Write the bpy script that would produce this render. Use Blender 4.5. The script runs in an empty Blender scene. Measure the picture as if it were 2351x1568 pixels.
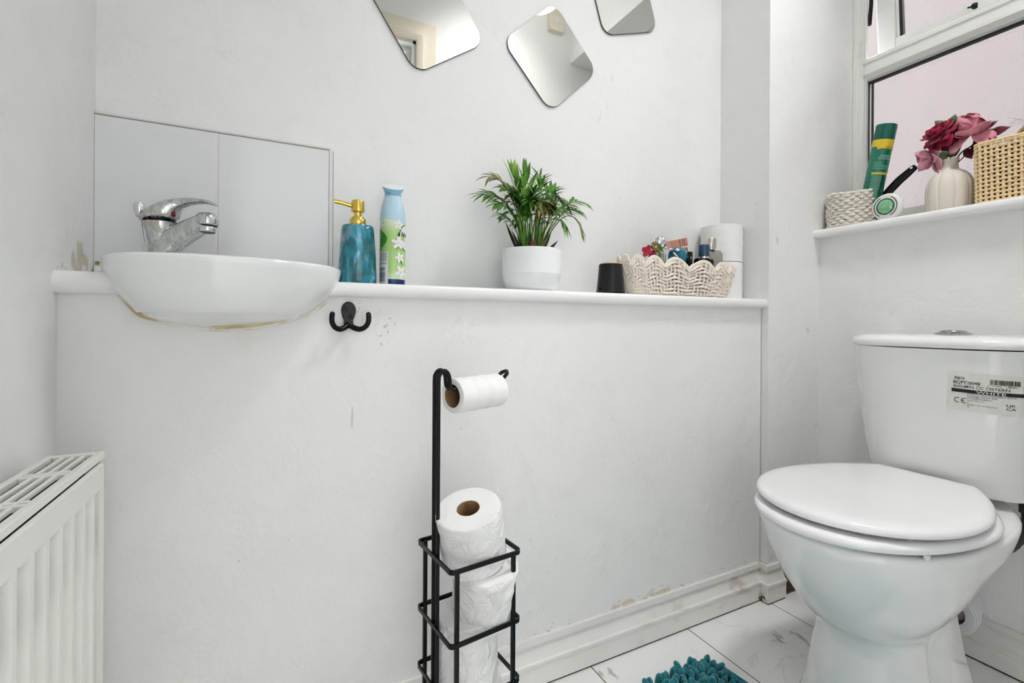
import bpy, bmesh, math, random
from mathutils import Vector, Matrix, noise as mnoise
C = bpy.context.scene.collection
PI = math.pi
def R(d): return math.radians(d)

# ------------------------------------------------------------------ materials
MATS = {}
class NT:
    def __init__(s, name):
        m = bpy.data.materials.new(name); m.use_nodes = True
        s.m = m; s.nt = m.node_tree; s.N = s.nt.nodes; s.L = s.nt.links
        s.bsdf = s.N['Principled BSDF']; s.out = s.N['Material Output']
    def new(s, t, **k):
        n = s.N.new(t)
        for a, b in k.items(): setattr(n, a, b)
        return n
    def link(s, a, b): s.L.new(a, b)
    def put(s, sock, v):
        if hasattr(v, 'is_output') or isinstance(v, bpy.types.NodeSocket): s.L.new(v, sock)
        else: sock.default_value = v
    def math(s, op, a, b=None, clamp=False):
        n = s.new('ShaderNodeMath', operation=op); n.use_clamp = clamp
        s.put(n.inputs[0], a)
        if b is not None: s.put(n.inputs[1], b)
        return n.outputs[0]
    def ramp(s, f, a, b):
        n = s.new('ShaderNodeMapRange'); n.interpolation_type = 'SMOOTHSTEP'
        s.put(n.inputs[0], f); n.inputs[1].default_value = a; n.inputs[2].default_value = b
        return n.outputs[0]
    def mix(s, f, a, b):
        n = s.new('ShaderNodeMix', data_type='RGBA')
        s.put(n.inputs[0], f)
        for i, v in ((6, a), (7, b)):
            if isinstance(v, tuple): n.inputs[i].default_value = (*v[:3], 1)
            else: s.L.new(v, n.inputs[i])
        return n.outputs[2]
    def pos(s):
        return s.new('ShaderNodeNewGeometry').outputs['Position']
    def obj(s):
        return s.new('ShaderNodeTexCoord').outputs['Object']
    def xyz(s, v):
        n = s.new('ShaderNodeSeparateXYZ'); s.L.new(v, n.inputs[0]); return n.outputs
    def noise(s, v, scale, detail=3, rough=.5, stretch=None, dist=0):
        if stretch:
            mp = s.new('ShaderNodeMapping'); s.L.new(v, mp.inputs[0]); mp.inputs['Scale'].default_value = stretch; v = mp.outputs[0]
        n = s.new('ShaderNodeTexNoise'); s.L.new(v, n.inputs['Vector'])
        n.inputs['Scale'].default_value = scale; n.inputs['Detail'].default_value = detail
        n.inputs['Roughness'].default_value = rough; n.inputs['Distortion'].default_value = dist
        return n.outputs['Fac']
    def voro(s, v, scale, feature='F1', stretch=None):
        if stretch:
            mp = s.new('ShaderNodeMapping'); s.L.new(v, mp.inputs[0]); mp.inputs['Scale'].default_value = stretch; v = mp.outputs[0]
        n = s.new('ShaderNodeTexVoronoi', feature=feature); s.L.new(v, n.inputs['Vector'])
        n.inputs['Scale'].default_value = scale
        return n.outputs['Distance']
    def dist(s, v, c):
        n = s.new('ShaderNodeVectorMath', operation='DISTANCE'); s.L.new(v, n.inputs[0]); n.inputs[1].default_value = c
        return n.outputs['Value']
    def blotch(s, v, col, color, c, r, scale=60, thr=.55, soft=.06, amount=1., stretch=None):
        # wear patches: one noise, cut out round one or several places
        n = s.noise(v, scale, 2.5, .6, stretch); spots = c if isinstance(c, list) else [(c, r)]; d = None
        for ci, ri in spots:
            e = s.math('DIVIDE', s.dist(v, ci), ri); d = e if d is None else s.math('MINIMUM', d, e)
        k = s.math('SUBTRACT', n, s.math('MULTIPLY', s.math('POWER', d, 2.0), .22))
        f = s.math('MULTIPLY', s.ramp(k, thr, thr + soft), amount)
        f = s.math('MULTIPLY', f, s.math('LESS_THAN', d, 1.0))
        return s.mix(f, col, color)
    def bump(s, h, strength, dist=.01):
        n = s.new('ShaderNodeBump'); s.put(n.inputs['Height'], h)
        n.inputs['Strength'].default_value = strength; n.inputs['Distance'].default_value = dist
        prev = s.bsdf.inputs['Normal'].links
        if prev: s.L.new(prev[0].from_socket, n.inputs['Normal'])
        s.L.new(n.outputs[0], s.bsdf.inputs['Normal'])
    def col(s, v):
        if isinstance(v, tuple): s.bsdf.inputs['Base Color'].default_value = (*v[:3], 1)
        else: s.L.new(v, s.bsdf.inputs['Base Color'])
    def setp(s, **k):
        names = dict(rough='Roughness', metal='Metallic', spec='Specular IOR Level', coat='Coat Weight', coatr='Coat Roughness',
                     trans='Transmission Weight', ior='IOR', sss='Subsurface Weight', sheen='Sheen Weight', alpha='Alpha')
        for a, b in k.items(): s.put(s.bsdf.inputs[names[a]], b)
def lin(r, g, b):
    f = lambda c: (c/255/12.92) if c <= 10 else ((c/255+.055)/1.055)**2.4
    return (f(r), f(g), f(b))
def simple(name, col, rough=.5, **k):
    if name in MATS: return MATS[name]
    n = NT(name); 
    v = n.obj()
    f = n.noise(v, 40, 2)
    c2 = tuple(min(1, x*.94) for x in col)
    n.col(n.mix(f, col, c2)); n.setp(rough=rough, **k)
    MATS[name] = n.m; return n.m

def painted_wall(name, col, wear=(), scuff=.35, rough=.55):
    n = NT(name); p = n.pos()
    big = n.noise(p, 2.6, 2)
    lump = n.noise(p, 13, 4.5, .66)
    c = n.mix(n.ramp(big, .3, .75), col, tuple(x*.968 for x in col))
    c = n.mix(n.math('MULTIPLY', n.ramp(lump, .50, .70), .6), c, tuple(x*(.955, .95, .935)[i] for i, x in enumerate(col)))
    if scuff:
        # faint vertical scuffs and specks, only in some areas
        sc = n.noise(p, 34, 2.5, .65, (1, 1, .35))
        f = n.math('MULTIPLY', n.math('MULTIPLY', n.ramp(sc, .69, .78), n.ramp(big, .48, .62)), scuff)
        c = n.mix(f, c, tuple(x*.45 for x in col))
    for w in wear: c = n.blotch(p, c, *w[:3], **(w[3] if len(w) > 3 else {}))
    n.col(c); n.setp(rough=rough, spec=.35)
    n.bump(lump, .30, .010)
    return n.m

WHITE = (.865, .868, .865)
M = {}
M['wall'] = painted_wall('wall paint', WHITE)
M['plain'] = simple('plain white paint', (.86, .862, .86), .6)
M['wall_left'] = painted_wall('left wall paint', (.84, .85, .84), [
    (( .66, .60, .49), (-.283, 1.004, .896), .046, dict(scale=50, thr=.39, soft=.05, stretch=(1, 1, .6))),
    (( .48, .45, .38), [((-.283, 1.00, .890), .06), ((-.283, .93, .878), .035)], 0, dict(scale=110, thr=.57, amount=.8))])
M['wall_low'] = painted_wall('boxing wall paint', (.86, .858, .848), [
    ((.50, .47, .42), [((.192, .914, .785), .070), ((.135, .914, .815), .035), ((.377, .914, .425), .012)], 0, dict(scale=170, thr=.59, amount=.8)),
    ((.66, .55, .47), (-.13, .914, .775), .16, dict(scale=9, thr=.45, soft=.4, amount=.3)),
    ((.64, .56, .42), [((.745+.024*i, .914, .106+.004*math.sin(i*1.3)), .022) for i in range(8)], 0, dict(scale=70, thr=.40, soft=.1, amount=.7, stretch=(.5, 1, 1))),
    ((.48, .43, .35), [((.46+.05*i, .914, .106), .030) for i in range(16)], 0, dict(scale=150, thr=.55, amount=.7, stretch=(.5, 1, 1))),
    ((.35, .33, .3), [((.30, .914, .62), .30), ((.05, .914, .35), .30), ((.50, .914, .30), .30), ((.80, .914, .45), .3)], 0, dict(scale=130, thr=.70, amount=.8, stretch=(1, 1, .4)))], scuff=.5)
M['wall_right'] = painted_wall('right wall paint', (.86, .858, .848), [])
def wood_paint(name, col, wear=()):
    n = NT(name); p = n.pos()
    c = n.mix(n.ramp(n.noise(p, 6, 3), .35, .7), col, tuple(x*.96 for x in col))
    g = n.noise(p, 55, 3, .6, (.12, .12, 1))
    c = n.mix(n.math('MULTIPLY', n.ramp(g, .66, .8), .22), c, (.45, .36, .27))
    for w in wear: c = n.blotch(p, c, *w[:3], **(w[3] if len(w) > 3 else {}))
    n.col(c); n.setp(rough=.33, spec=.45)
    n.bump(n.noise(p, 90, 3, .5, (.2, .2, 1)), .08, .002)
    return n.m
M['gloss'] = wood_paint('white gloss woodwork', (.865, .865, .86))
M['skirt'] = wood_paint('skirting paint', (.84, .825, .80), [
    ((.45, .34, .25), (1.2, .9, .02), .16, dict(scale=30, thr=.46, soft=.2, amount=.5, stretch=(.5, 1, 1))),
    ((.10, .06, .03), (1.264, .898, .010), .022, dict(scale=90, thr=.40)),
    ((.45, .34, .25), (.9, .9, .01), .2, dict(scale=30, thr=.50, soft=.2, amount=.4, stretch=(.4, 1, 1)))])
def ceramic(name, col, rough=.08):
    n = NT(name); p = n.obj()
    c = n.mix(n.ramp(n.noise(p, 8, 2), .4, .7), col, tuple(x*.975 for x in col))
    n.col(c); n.setp(rough=rough, spec=.5, coat=.4, coatr=.03)
    return n.m
M['ceramic'] = ceramic('white glazed ceramic', (.85, .86, .85))
M['plastic'] = ceramic('white seat plastic', (.875, .875, .89), .12)
def basin_mat():
    n = NT('basin ceramic'); p = n.pos()
    c = n.mix(n.ramp(n.noise(p, 8, 2), .4, .7), (.85, .86, .85), (.83, .84, .83))
    c = n.blotch(p, c, (.62, .53, .33), (-.175, .905, .812), .05, scale=60, thr=.46, soft=.15, amount=.8)
    c = n.blotch(p, c, (.52, .53, .51), (.065, .835, .845), .03, scale=45, thr=.55, amount=.6)
    n.col(c); n.setp(rough=.1, spec=.5, coat=.4, coatr=.03); return n.m
M['basin'] = basin_mat()
def sealant_mat(name, a, b, lo, hi):
    n = NT(name); p = n.pos()
    n.col(n.mix(n.ramp(n.noise(p, 35, 3), lo, hi), a, b)); n.setp(rough=.4); return n.m
M['sealant'] = sealant_mat('old sealant', (.82, .80, .75), (.58, .49, .32), .48, .66)
M['sealant_yellow'] = sealant_mat('yellowed sealant', (.66, .57, .36), (.52, .43, .24), .35, .65)
def floor_mat():
    n = NT('marble floor tile'); p = n.pos(); x, y, z = n.xyz(p)
    a = n.noise(p, 2.6, 6, .6, None, 1.4)
    vein = n.math('ABSOLUTE', n.math('SUBTRACT', a, .5))
    f = n.math('MULTIPLY', n.ramp(vein, .022, .0), n.ramp(n.noise(p, 2.1, 2), .50, .68))
    c = n.mix(n.ramp(n.noise(p, 1.5, 3), .35, .8), (.90, .90, .89), (.86, .855, .845))
    c = n.mix(n.math('MULTIPLY', f, .20), c, (.42, .42, .41))
    c = n.blotch(p, c, (.22, .22, .21), (1.175, .755, 0), .085, scale=16, thr=.48, soft=.14, amount=.6, stretch=(2, 1, 1))
    c = n.blotch(p, c, (.50, .49, .47), (1.20, .74, 0), .13, scale=10, thr=.50, soft=.3, amount=.3, stretch=(2, 1, 1))
    c = n.blotch(p, c, (.35, .33, .3), (.685, .86, 0), .05, scale=30, thr=.5, soft=.1, amount=.6, stretch=(2, .7, 1))
    for lx in (.3575, .662, .9705, 1.274, -.25, .05):
        d = n.math('ABSOLUTE', n.math('SUBTRACT', x, lx))
        c = n.mix(n.ramp(d, .0016, .0008), c, (.06, .055, .05))
    d = n.math('ABSOLUTE', n.math('SUBTRACT', y, .28))
    c = n.mix(n.ramp(d, .0016, .0008), c, (.06, .055, .05))
    n.col(c); n.setp(rough=.22, spec=.5); return n.m
M['floor'] = floor_mat()
def tile_mat():
    n = NT('white splashback tile'); p = n.pos()
    c = n.mix(n.ramp(n.noise(p, 5, 2), .4, .7), (.78, .785, .80), (.76, .765, .785))
    n.col(c); n.setp(rough=.12, spec=.5)
    n.bump(n.noise(p, 9, 2), .05, .01); return n.m
M['tile'] = tile_mat()
M['grout'] = simple('white grout', (.80, .80, .78), .6)
M['grey_line'] = simple('dark grey joint', (.36, .35, .32), .8)
def chrome_mat():
    n = NT('limescaled chrome'); p = n.pos()
    a = n.noise(p, 130, 4, .65, (1, 1, .45))
    f = n.ramp(a, .42, .62)
    c = n.mix(f, (.60, .61, .60), (.42, .455, .445))
    c = n.blotch(p, c, (.62, .47, .33), (-.178, .94, .965), .03, scale=120, thr=.50, amount=.9)
    n.col(c); n.setp(metal=n.math('SUBTRACT', 1.0, n.math('MULTIPLY', f, .35)))
    n.setp(rough=n.math('ADD', .10, n.math('MULTIPLY', f, .35))); return n.m
M['chrome'] = chrome_mat()
M['steel'] = simple('polished chrome', (.72, .72, .73), .12, metal=1.)
M['grey_chrome'] = simple('grey chrome', (.40, .41, .42), .2, metal=1.)
M['black_metal'] = simple('black powder coat', (.004, .004, .005), .35, spec=.28)
M['black_plastic'] = simple('black plastic', (.012, .0125, .014), .36, spec=.3)
M['black_gloss'] = simple('glossy black', (.004, .004, .005), .16, spec=.35)
M['hook'] = simple('black painted hook', (.003, .003, .003), .22, spec=.32)
M['gold'] = simple('gold plastic', (.83, .60, .13), .16, metal=1.)
M['red'] = simple('red indicator', (.25, .004, .006), .2)
M['aerator'] = simple('dark aerator mesh', (.06, .065, .04), .5)
def paper_mat():
    n = NT('toilet paper'); p = n.obj()
    n.col(n.mix(n.noise(p, 30, 3), (.86, .86, .845), (.83, .83, .81))); n.setp(rough=.9, spec=.2)
    n.bump(n.noise(p, 33, 4, .58, None, 1.6), 1.0, .010); return n.m
M['paper'] = paper_mat()
def paper2_mat():
    n = NT('smooth toilet paper'); p = n.obj()
    n.col(n.mix(n.noise(p, 30, 2), (.87, .87, .86), (.84, .84, .825))); n.setp(rough=.9, spec=.2)
    n.bump(n.noise(p, 45, 4, .6, (1, 1, .6)), .22, .005); return n.m
M['paper_smooth'] = paper2_mat()
M['card'] = simple('brown cardboard', (.33, .20, .10), .8)
def rad_mat():
    n = NT('cream radiator enamel'); p = n.pos()
    n.col(n.mix(n.noise(p, 9, 3), (.80, .79, .755), (.775, .765, .72))); n.setp(rough=.35, spec=.45); return n.m
M['rad'] = rad_mat()
M['rad_in'] = simple('shade-dark convector fins', (.06, .054, .044), .8)  # shade inside the grille slots put into the fin colour
M['upvc'] = wood_paint('white window frame', (.80, .80, .785))
def frame_mat():
    n = NT('weathered window frame'); p = n.pos()
    c = n.mix(n.noise(p, 7, 3), (.80, .80, .785), (.775, .775, .75))
    c = n.blotch(p, c, (.66, .53, .34), (1.69, .875, 1.69), .06, scale=40, thr=.47, soft=.15, amount=.6, stretch=(1, 2.5, .5))
    c = n.blotch(p, c, (.70, .66, .48), (1.69, .86, 1.60), .04, scale=40, thr=.44, soft=.2, amount=.5)
    n.col(c); n.setp(rough=.35); return n.m
M['frame'] = frame_mat()
M['gasket'] = simple('black rubber gasket', (.012, .016, .016), .45)
def glass_pane():
    n = NT('dusty window glass'); p = n.pos()
    tr = n.new('ShaderNodeBsdfTransparent'); tr.inputs[0].default_value = (.97, .98, .98, 1)
    gl = n.new('ShaderNodeBsdfGlossy'); gl.inputs['Roughness'].default_value = .03
    df = n.new('ShaderNodeBsdfDiffuse'); df.inputs[0].default_value = (.55, .5, .5, 1)
    fr = n.new('ShaderNodeFresnel'); fr.inputs[0].default_value = 1.35
    m1 = n.new('ShaderNodeMixShader'); n.link(fr.outputs[0], m1.inputs[0]); n.link(tr.outputs[0], m1.inputs[1]); n.link(gl.outputs[0], m1.inputs[2])
    a = n.noise(p, 7, 4, .55, None, 2.2)
    line = n.ramp(n.math('ABSOLUTE', n.math('SUBTRACT', a, .5)), .006, .0)
    f = n.math('MULTIPLY', n.math('MULTIPLY', line, n.ramp(n.noise(p, 5, 2), .52, .66)), .45)
    m2 = n.new('ShaderNodeMixShader'); n.link(f, m2.inputs[0]); n.link(m1.outputs[0], m2.inputs[1]); n.link(df.outputs[0], m2.inputs[2])
    n.link(m2.outputs[0], n.out.inputs[0]); return n.m
M['pane'] = glass_pane()
def pink_mat():
    n = NT('pale pink render'); p = n.pos()
    f = n.ramp(n.noise(p, 1.1, 3), .35, .7)
    n.col(n.mix(f, (.106, .0865, .0855), (.102, .0905, .089))); n.setp(rough=.85)
    return n.m
M['pink_wall'] = pink_mat()
def mirror_mat():
    n = NT('mirror glass'); p = n.pos()
    n.col(n.mix(n.noise(p, 3, 2), (.93, .94, .905), (.915, .93, .89))); n.setp(rough=.015, metal=1.); return n.m
M['mirror'] = mirror_mat()
M['mirror_edge'] = simple('mirror edge', (.10, .09, .07), .4)
def teal_mat():
    n = NT('teal marbled resin'); p = n.obj(); x, y, z = n.xyz(p)
    a = n.noise(p, 19, 5, .6, (1, 1, .55), 2.6)
    b = n.noise(p, 17, 4, .6, (1, 1, .6), 3.0)
    c = n.mix(n.ramp(a, .35, .65), (.001, .09, .12), (.008, .27, .37))
    c = n.mix(n.ramp(b, .54, .76), c, (.20, .46, .62))
    c = n.mix(n.ramp(n.noise(p, 20, 3, .5, (1, 1, .5), 1.5), .60, .68), c, (.002, .07, .075))
    # gold-grey flecks along a diagonal seam
    sd = n.math('ABSOLUTE', n.math('SUBTRACT', n.math('ADD', z, n.math('MULTIPLY', n.noise(p, 25, 2), .02)), n.math('ADD', .047, n.math('MULTIPLY', x, 1.35))))
    fl = n.math('MULTIPLY', n.ramp(sd, .013, .004), n.ramp(n.noise(p, 330, 2, .6), .55, .63))
    c = n.mix(fl, c, (.20, .17, .16))
    sd2 = n.math('ABSOLUTE', n.math('SUBTRACT', z, n.math('ADD', .125, n.math('MULTIPLY', x, 1.3))))
    c = n.mix(n.math('MULTIPLY', n.ramp(sd2, .006, .002), n.ramp(n.noise(p, 200, 2), .42, .55)), c, (.30, .25, .21))
    n.col(c); n.setp(rough=.1, coat=.5, coatr=.02); return n.m
M['teal'] = teal_mat()
M['blue_cap'] = simple('frosted blue plastic', (.50, .70, .82), .25)
M['blue_cap_dark'] = simple('blue translucent plastic', (.27, .52, .70), .2)
M['can_top'] = simple('pale lid plastic', (.80, .85, .89), .3)
def can_mat():
    n = NT('printed can green'); x, y, z = n.xyz(n.obj())
    c = n.mix(n.ramp(z, .008, .035), (.66, .82, .56), (.40, .63, .21))
    c = n.mix(n.ramp(z, .10, .135), c, (.68, .79, .60))
    c = n.mix(n.math('LESS_THAN', z, .0135), c, (.008, .022, .14))
    n.col(c); n.setp(rough=.25, spec=.5); return n.m
M['can'] = can_mat()
M['print_white'] = simple('white print', (.80, .81, .80), .4)
M['print_black'] = simple('black print', (.012, .012, .014), .5)
M['print_grey'] = simple('grey print', (.10, .10, .11), .5)
M['leaf_print'] = simple('green leaf print', (.055, .26, .025), .35)
M['leaf_line'] = simple('pale green print', (.22, .50, .18), .4)
M['stem_print'] = simple('dark green print', (.015, .09, .02), .4)
M['yolk'] = simple('cream flower centre', (.75, .60, .30), .5)
M['pot'] = ceramic('white plant pot', (.80, .805, .82), .16)
M['soil'] = simple('dark soil', (.035, .02, .012), .95)
def leaf_mat(name, a, b):
    n = NT(name); p = n.obj()
    n.col(n.mix(n.ramp(n.noise(p, 30, 2), .35, .65), a, b)); n.setp(rough=.42, spec=.4); return n.m
M['leaf'] = leaf_mat('palm leaf green', (.09, .27, .025), (.04, .14, .013))
M['leaf_lt'] = leaf_mat('palm leaf light green', (.20, .40, .045), (.09, .25, .02))
M['leaf_br'] = leaf_mat('palm leaf browning', (.21, .21, .045), (.12, .09, .02))
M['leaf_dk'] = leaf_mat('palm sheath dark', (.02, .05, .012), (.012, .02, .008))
def straw(name, a, b):
    n = NT(name); p = n.obj()
    n.col(n.mix(n.noise(p, 60, 3), a, b)); n.setp(rough=.6, spec=.3)
    n.bump(n.noise(p, 300, 2), .15, .001); return n.m
M['wicker_white'] = straw('whitewashed wicker', (.90, .83, .745), (.82, .735, .635))
M['rope_white'] = straw('white paper rope', (.82, .79, .72), (.74, .70, .61))
M['rattan'] = straw('natural rattan', (.86, .68, .43), (.74, .54, .29))
M['gold_straw'] = straw('golden straw', (.60, .43, .22), (.40, .26, .10))
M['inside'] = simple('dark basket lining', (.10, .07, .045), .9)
def green_can():
    n = NT('green can print'); x, y, z = n.xyz(n.obj())
    g = n.mix(n.ramp(n.noise(n.obj(), 20, 1), .3, .7), (.0, .19, .115), (.0, .16, .10))
    n.col(g); n.setp(rough=.22, spec=.5, coat=.2); return n.m
M['green_can'] = green_can()
M['green_cap'] = simple('dark green cap', (.0, .105, .075), .3)
M['yellow_print'] = simple('yellow print', (.72, .52, .03), .35)
M['pale_print'] = simple('pale print', (.28, .50, .40), .5)
M['crystal'] = simple('green crystal', (.26, .66, .33), .05, coat=1., trans=.25)
M['white_plastic'] = simple('matt white plastic', (.80, .80, .79), .35)
def vase_mat():
    n = NT('speckled stoneware'); p = n.obj()
    c = n.mix(n.noise(p, 20, 3), (.74, .70, .62), (.69, .64, .56))
    c = n.mix(n.math('MULTIPLY', n.ramp(n.voro(p, 420), .20, .10), n.ramp(n.noise(p, 80, 1), .5, .55)), c, (.38, .31, .25))
    n.col(c); n.setp(rough=.6); n.bump(n.noise(p, 400, 2), .1, .001); return n.m
M['vase'] = vase_mat()
def petal_mat(name, a, b):
    n = NT(name); p = n.obj()
    n.col(n.mix(n.ramp(n.noise(p, 45, 3), .35, .7), a, b)); n.setp(rough=.65, spec=.25, sheen=.15); return n.m
M['petal_red'] = petal_mat('crimson petals', (.36, .006, .05), (.20, .0, .025))
M['petal_pink'] = petal_mat('dusky pink petals', (.74, .29, .36), (.60, .19, .26))
M['petal_pale'] = petal_mat('pale pink petals', (.80, .42, .50), (.66, .26, .34))
M['leaf_maroon'] = leaf_mat('maroon leaves', (.16, .02, .035), (.09, .012, .02))
M['leaf_grey'] = leaf_mat('sage leaves', (.19, .25, .13), (.11, .16, .06))
M['rose_gold'] = simple('rose gold metal', (.80, .44, .40), .25, metal=.8)
M['clear_glass'] = simple('clear bottle glass', (.62, .62, .58), .05, trans=.55)
M['grey_liquid'] = simple('grey perfume', (.35, .34, .29), .08, coat=.5)
M['navy'] = simple('navy lacquer', (.012, .055, .13), .15, coat=.5)
M['satin_metal'] = simple('brushed metal cap', (.60, .57, .53), .3, metal=1.)
M['silver'] = simple('silver ball', (.78, .78, .77), .12, metal=1.)
M['blue_glass'] = simple('blue faceted glass', (.0, .16, .27), .04, coat=1., trans=.15)
M['brown_petal'] = simple('bronze petals', (.27, .15, .035), .35, metal=.5)
M['blue_petal'] = simple('dark blue petal edge', (.02, .025, .10), .4)
M['pearl'] = simple('cream pearl', (.80, .68, .42), .2, coat=.6)
M['coral'] = simple('coral red plastic', (.55, .02, .06), .3)
M['foliage_enamel'] = simple('green enamel', (.03, .16, .02), .35)
M['wood_band'] = simple('light wood band', (.60, .36, .18), .5)
def teal_rug():
    n = NT('teal chenille'); p = n.obj()
    n.col(n.mix(n.ramp(n.noise(p, 160, 3), .3, .7), (.0, .26, .315), (.0, .13, .165))); n.setp(rough=.95, spec=.1, sheen=.5)
    n.bump(n.noise(p, 900, 3), .8, .002); return n.m
M['rug'] = teal_rug()
def hem_mat():
    n = NT('teal mat hem'); p = n.obj()
    n.col(n.mix(n.ramp(n.voro(p, 520), .2, .6), (.03, .34, .42), (.0, .19, .25))); n.setp(rough=.9, spec=.15)
    n.bump(n.voro(p, 520), .6, .001); return n.m
M['rug_base'] = hem_mat()
M['hose'] = simple('braided hose', (.05, .05, .045), .4, metal=.5)
M['brass'] = simple('dull brass nut', (.10, .085, .06), .4, metal=.8)
def bare_wood():
    n = NT('bare brown board'); p = n.pos()
    g = n.noise(p, 30, 4, .6, (.3, .3, 1.5), 2.5)
    n.col(n.mix(n.ramp(g, .35, .65), (.10, .065, .035), (.03, .018, .01))); n.setp(rough=.8); return n.m
M['bare'] = bare_wood()
M['sticker'] = simple('white paper label', (.775, .77, .735), .45)
M['collar'] = simple('white pipe plastic', (.74, .75, .78), .3)
M['tan_core'] = simple('tan core', (.22, .12, .06), .8)
M['cream_box'] = simple('cream switch plastic', (.74, .70, .58), .4)
M['cream_trim'] = simple('cream architrave paint', (.80, .73, .62), .3)

# ------------------------------------------------------------------ mesh tools
class MB:
    def __init__(s): s.v = []; s.f = []
    def add(s, vs, fs):
        o = len(s.v); s.v += [tuple(v) for v in vs]; s.f += [tuple(i+o for i in f) for f in fs]; return s
    def box(s, x0, x1, y0, y1, z0, z1):
        vs = [(x, y, z) for x in (x0, x1) for y in (y0, y1) for z in (z0, z1)]
        return s.add(vs, [(0,1,3,2),(4,6,7,5),(0,4,5,1),(2,3,7,6),(0,2,6,4),(1,5,7,3)])
    def loft(s, rings, cap0=True, cap1=True, closed=True):
        n = len(rings[0]); vs = [p for r in rings for p in r]; fs = []
        for i in range(len(rings)-1):
            for j in range(n if closed else n-1):
                k = (j+1) % n
                fs.append((i*n+j, i*n+k, (i+1)*n+k, (i+1)*n+j))
        if cap0: fs.append(tuple(range(n))[::-1])
        if cap1: fs.append(tuple((len(rings)-1)*n+j for j in range(n)))
        return s.add(vs, fs)
    def lathe(s, prof, seg=40, c=(0,0,0), cap0=True, cap1=True, lob=None):
        rings = []
        for r, z in prof:
            ring = []
            for j in range(seg):
                a = 2*PI*j/seg; rr = r*(lob(a, z) if lob else 1)
                ring.append((c[0]+rr*math.cos(a), c[1]+rr*math.sin(a), c[2]+z))
            rings.append(ring)
        return s.loft(rings, cap0, cap1)
    def tube(s, pts, r, seg=8, cyclic=False, caps=True, flat=None):
        P = [Vector(p) for p in pts]; n = len(P)
        rs = r if isinstance(r, (list, tuple)) else [r]*n
        T = []
        for i in range(n):
            a = P[i-1] if (i > 0 or cyclic) else P[i]; b = P[(i+1) % n] if (i < n-1 or cyclic) else P[i]
            t = (b-a); T.append(t.normalized() if t.length > 1e-9 else Vector((0,0,1)))
        up = Vector((0,0,1)) if abs(T[0].z) < .9 else Vector((1,0,0))
        u = (up - T[0]*up.dot(T[0])).normalized(); rings = []
        for i in range(n):
            u = (u - T[i]*u.dot(T[i]))
            u = u.normalized() if u.length > 1e-6 else T[i].orthogonal().normalized()
            w = T[i].cross(u)
            fx, fy = flat if flat else (1, 1)
            rings.append([P[i] + (u*math.cos(2*PI*k/seg)*fx + w*math.sin(2*PI*k/seg)*fy)*rs[i] for k in range(seg)])
        if cyclic: rings.append(rings[0])
        return s.loft(rings, caps and not cyclic, caps and not cyclic)
    def ball(s, c, r, seg=16, rings=10, sc=(1,1,1)):
        prof = [(max(1e-5, math.sin(PI*i/rings))*r, -math.cos(PI*i/rings)*r) for i in range(rings+1)]
        b = MB().lathe(prof, seg)
        return s.add([(c[0]+x*sc[0], c[1]+y*sc[1], c[2]+z*sc[2]) for x, y, z in b.v], b.f)
    def grid(s, fn, nu, nv):
        vs = [fn(i/nu, j/nv) for i in range(nu+1) for j in range(nv+1)]
        return s.add(vs, [(i*(nv+1)+j, (i+1)*(nv+1)+j, (i+1)*(nv+1)+j+1, i*(nv+1)+j+1) for i in range(nu) for j in range(nv)])
    def prism(s, outline, p0, p1, fn):
        # outline of 2D points swept from depth p0 to p1, fn(a, b, d) -> xyz
        return s.loft([[fn(a, b, p0) for a, b in outline], [fn(a, b, p1) for a, b in outline]])
    def xf(s, m):
        s.v = [tuple(m @ Vector(v)) for v in s.v]; return s
    def map(s, fn):
        s.v = [tuple(fn(*v)) for v in s.v]; return s
    def join(s, o): return s.add(o.v, o.f)

def thing(name, label, cat, loc=(0,0,0), rot=(0,0,0), group=None):
    o = bpy.data.objects.new(name, None); C.objects.link(o); o.empty_display_size = .02
    o.location = loc; o.rotation_euler = rot; o['label'] = label; o['category'] = cat
    if group: o['group'] = group
    return o
def part(name, mb, mat, parent=None, smooth=40, bevel=0, bseg=2, sub=0, label=None, solid=0):
    me = bpy.data.meshes.new(name); me.from_pydata(mb.v, [], mb.f)
    bm = bmesh.new(); bm.from_mesh(me); bmesh.ops.remove_doubles(bm, verts=bm.verts, dist=1e-6)
    bmesh.ops.recalc_face_normals(bm, faces=bm.faces); bm.to_mesh(me); bm.free()
    me.materials.append(mat)
    if smooth:
        me.shade_smooth(); me.set_sharp_from_angle(angle=R(smooth))
    o = bpy.data.objects.new(name, me); C.objects.link(o)
    if parent: o.parent = parent
    if bevel:
        b = o.modifiers.new('bevel', 'BEVEL'); b.width = bevel; b.segments = bseg; b.limit_method = 'ANGLE'; b.angle_limit = R(35); b.harden_normals = False
    if solid:
        b = o.modifiers.new('solid', 'SOLIDIFY'); b.thickness = solid; b.offset = 0
    if sub:
        b = o.modifiers.new('sub', 'SUBSURF'); b.levels = sub; b.render_levels = sub
    if label: o['label'] = label
    return o
def tag(o, label, cat, group=None):
    o['label'] = label; o['category'] = cat
    if group: o['group'] = group
    return o
def struct(name, mb, mat, parent=None, **k):
    o = part(name, mb, mat, parent, **k)
    if parent is None: o['kind'] = 'structure'
    return o
def dup(root, loc, rot, label, cat=None, group=None):
    r = root.copy(); C.objects.link(r); r.location = loc; r.rotation_euler = rot; r['label'] = label
    if cat: r['category'] = cat
    if group: r['group'] = group
    for ch in list(root.children):
        c = ch.copy(); C.objects.link(c); c.parent = r
        for g in ch.children:
            d = g.copy(); C.objects.link(d); d.parent = c
    return r
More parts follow.
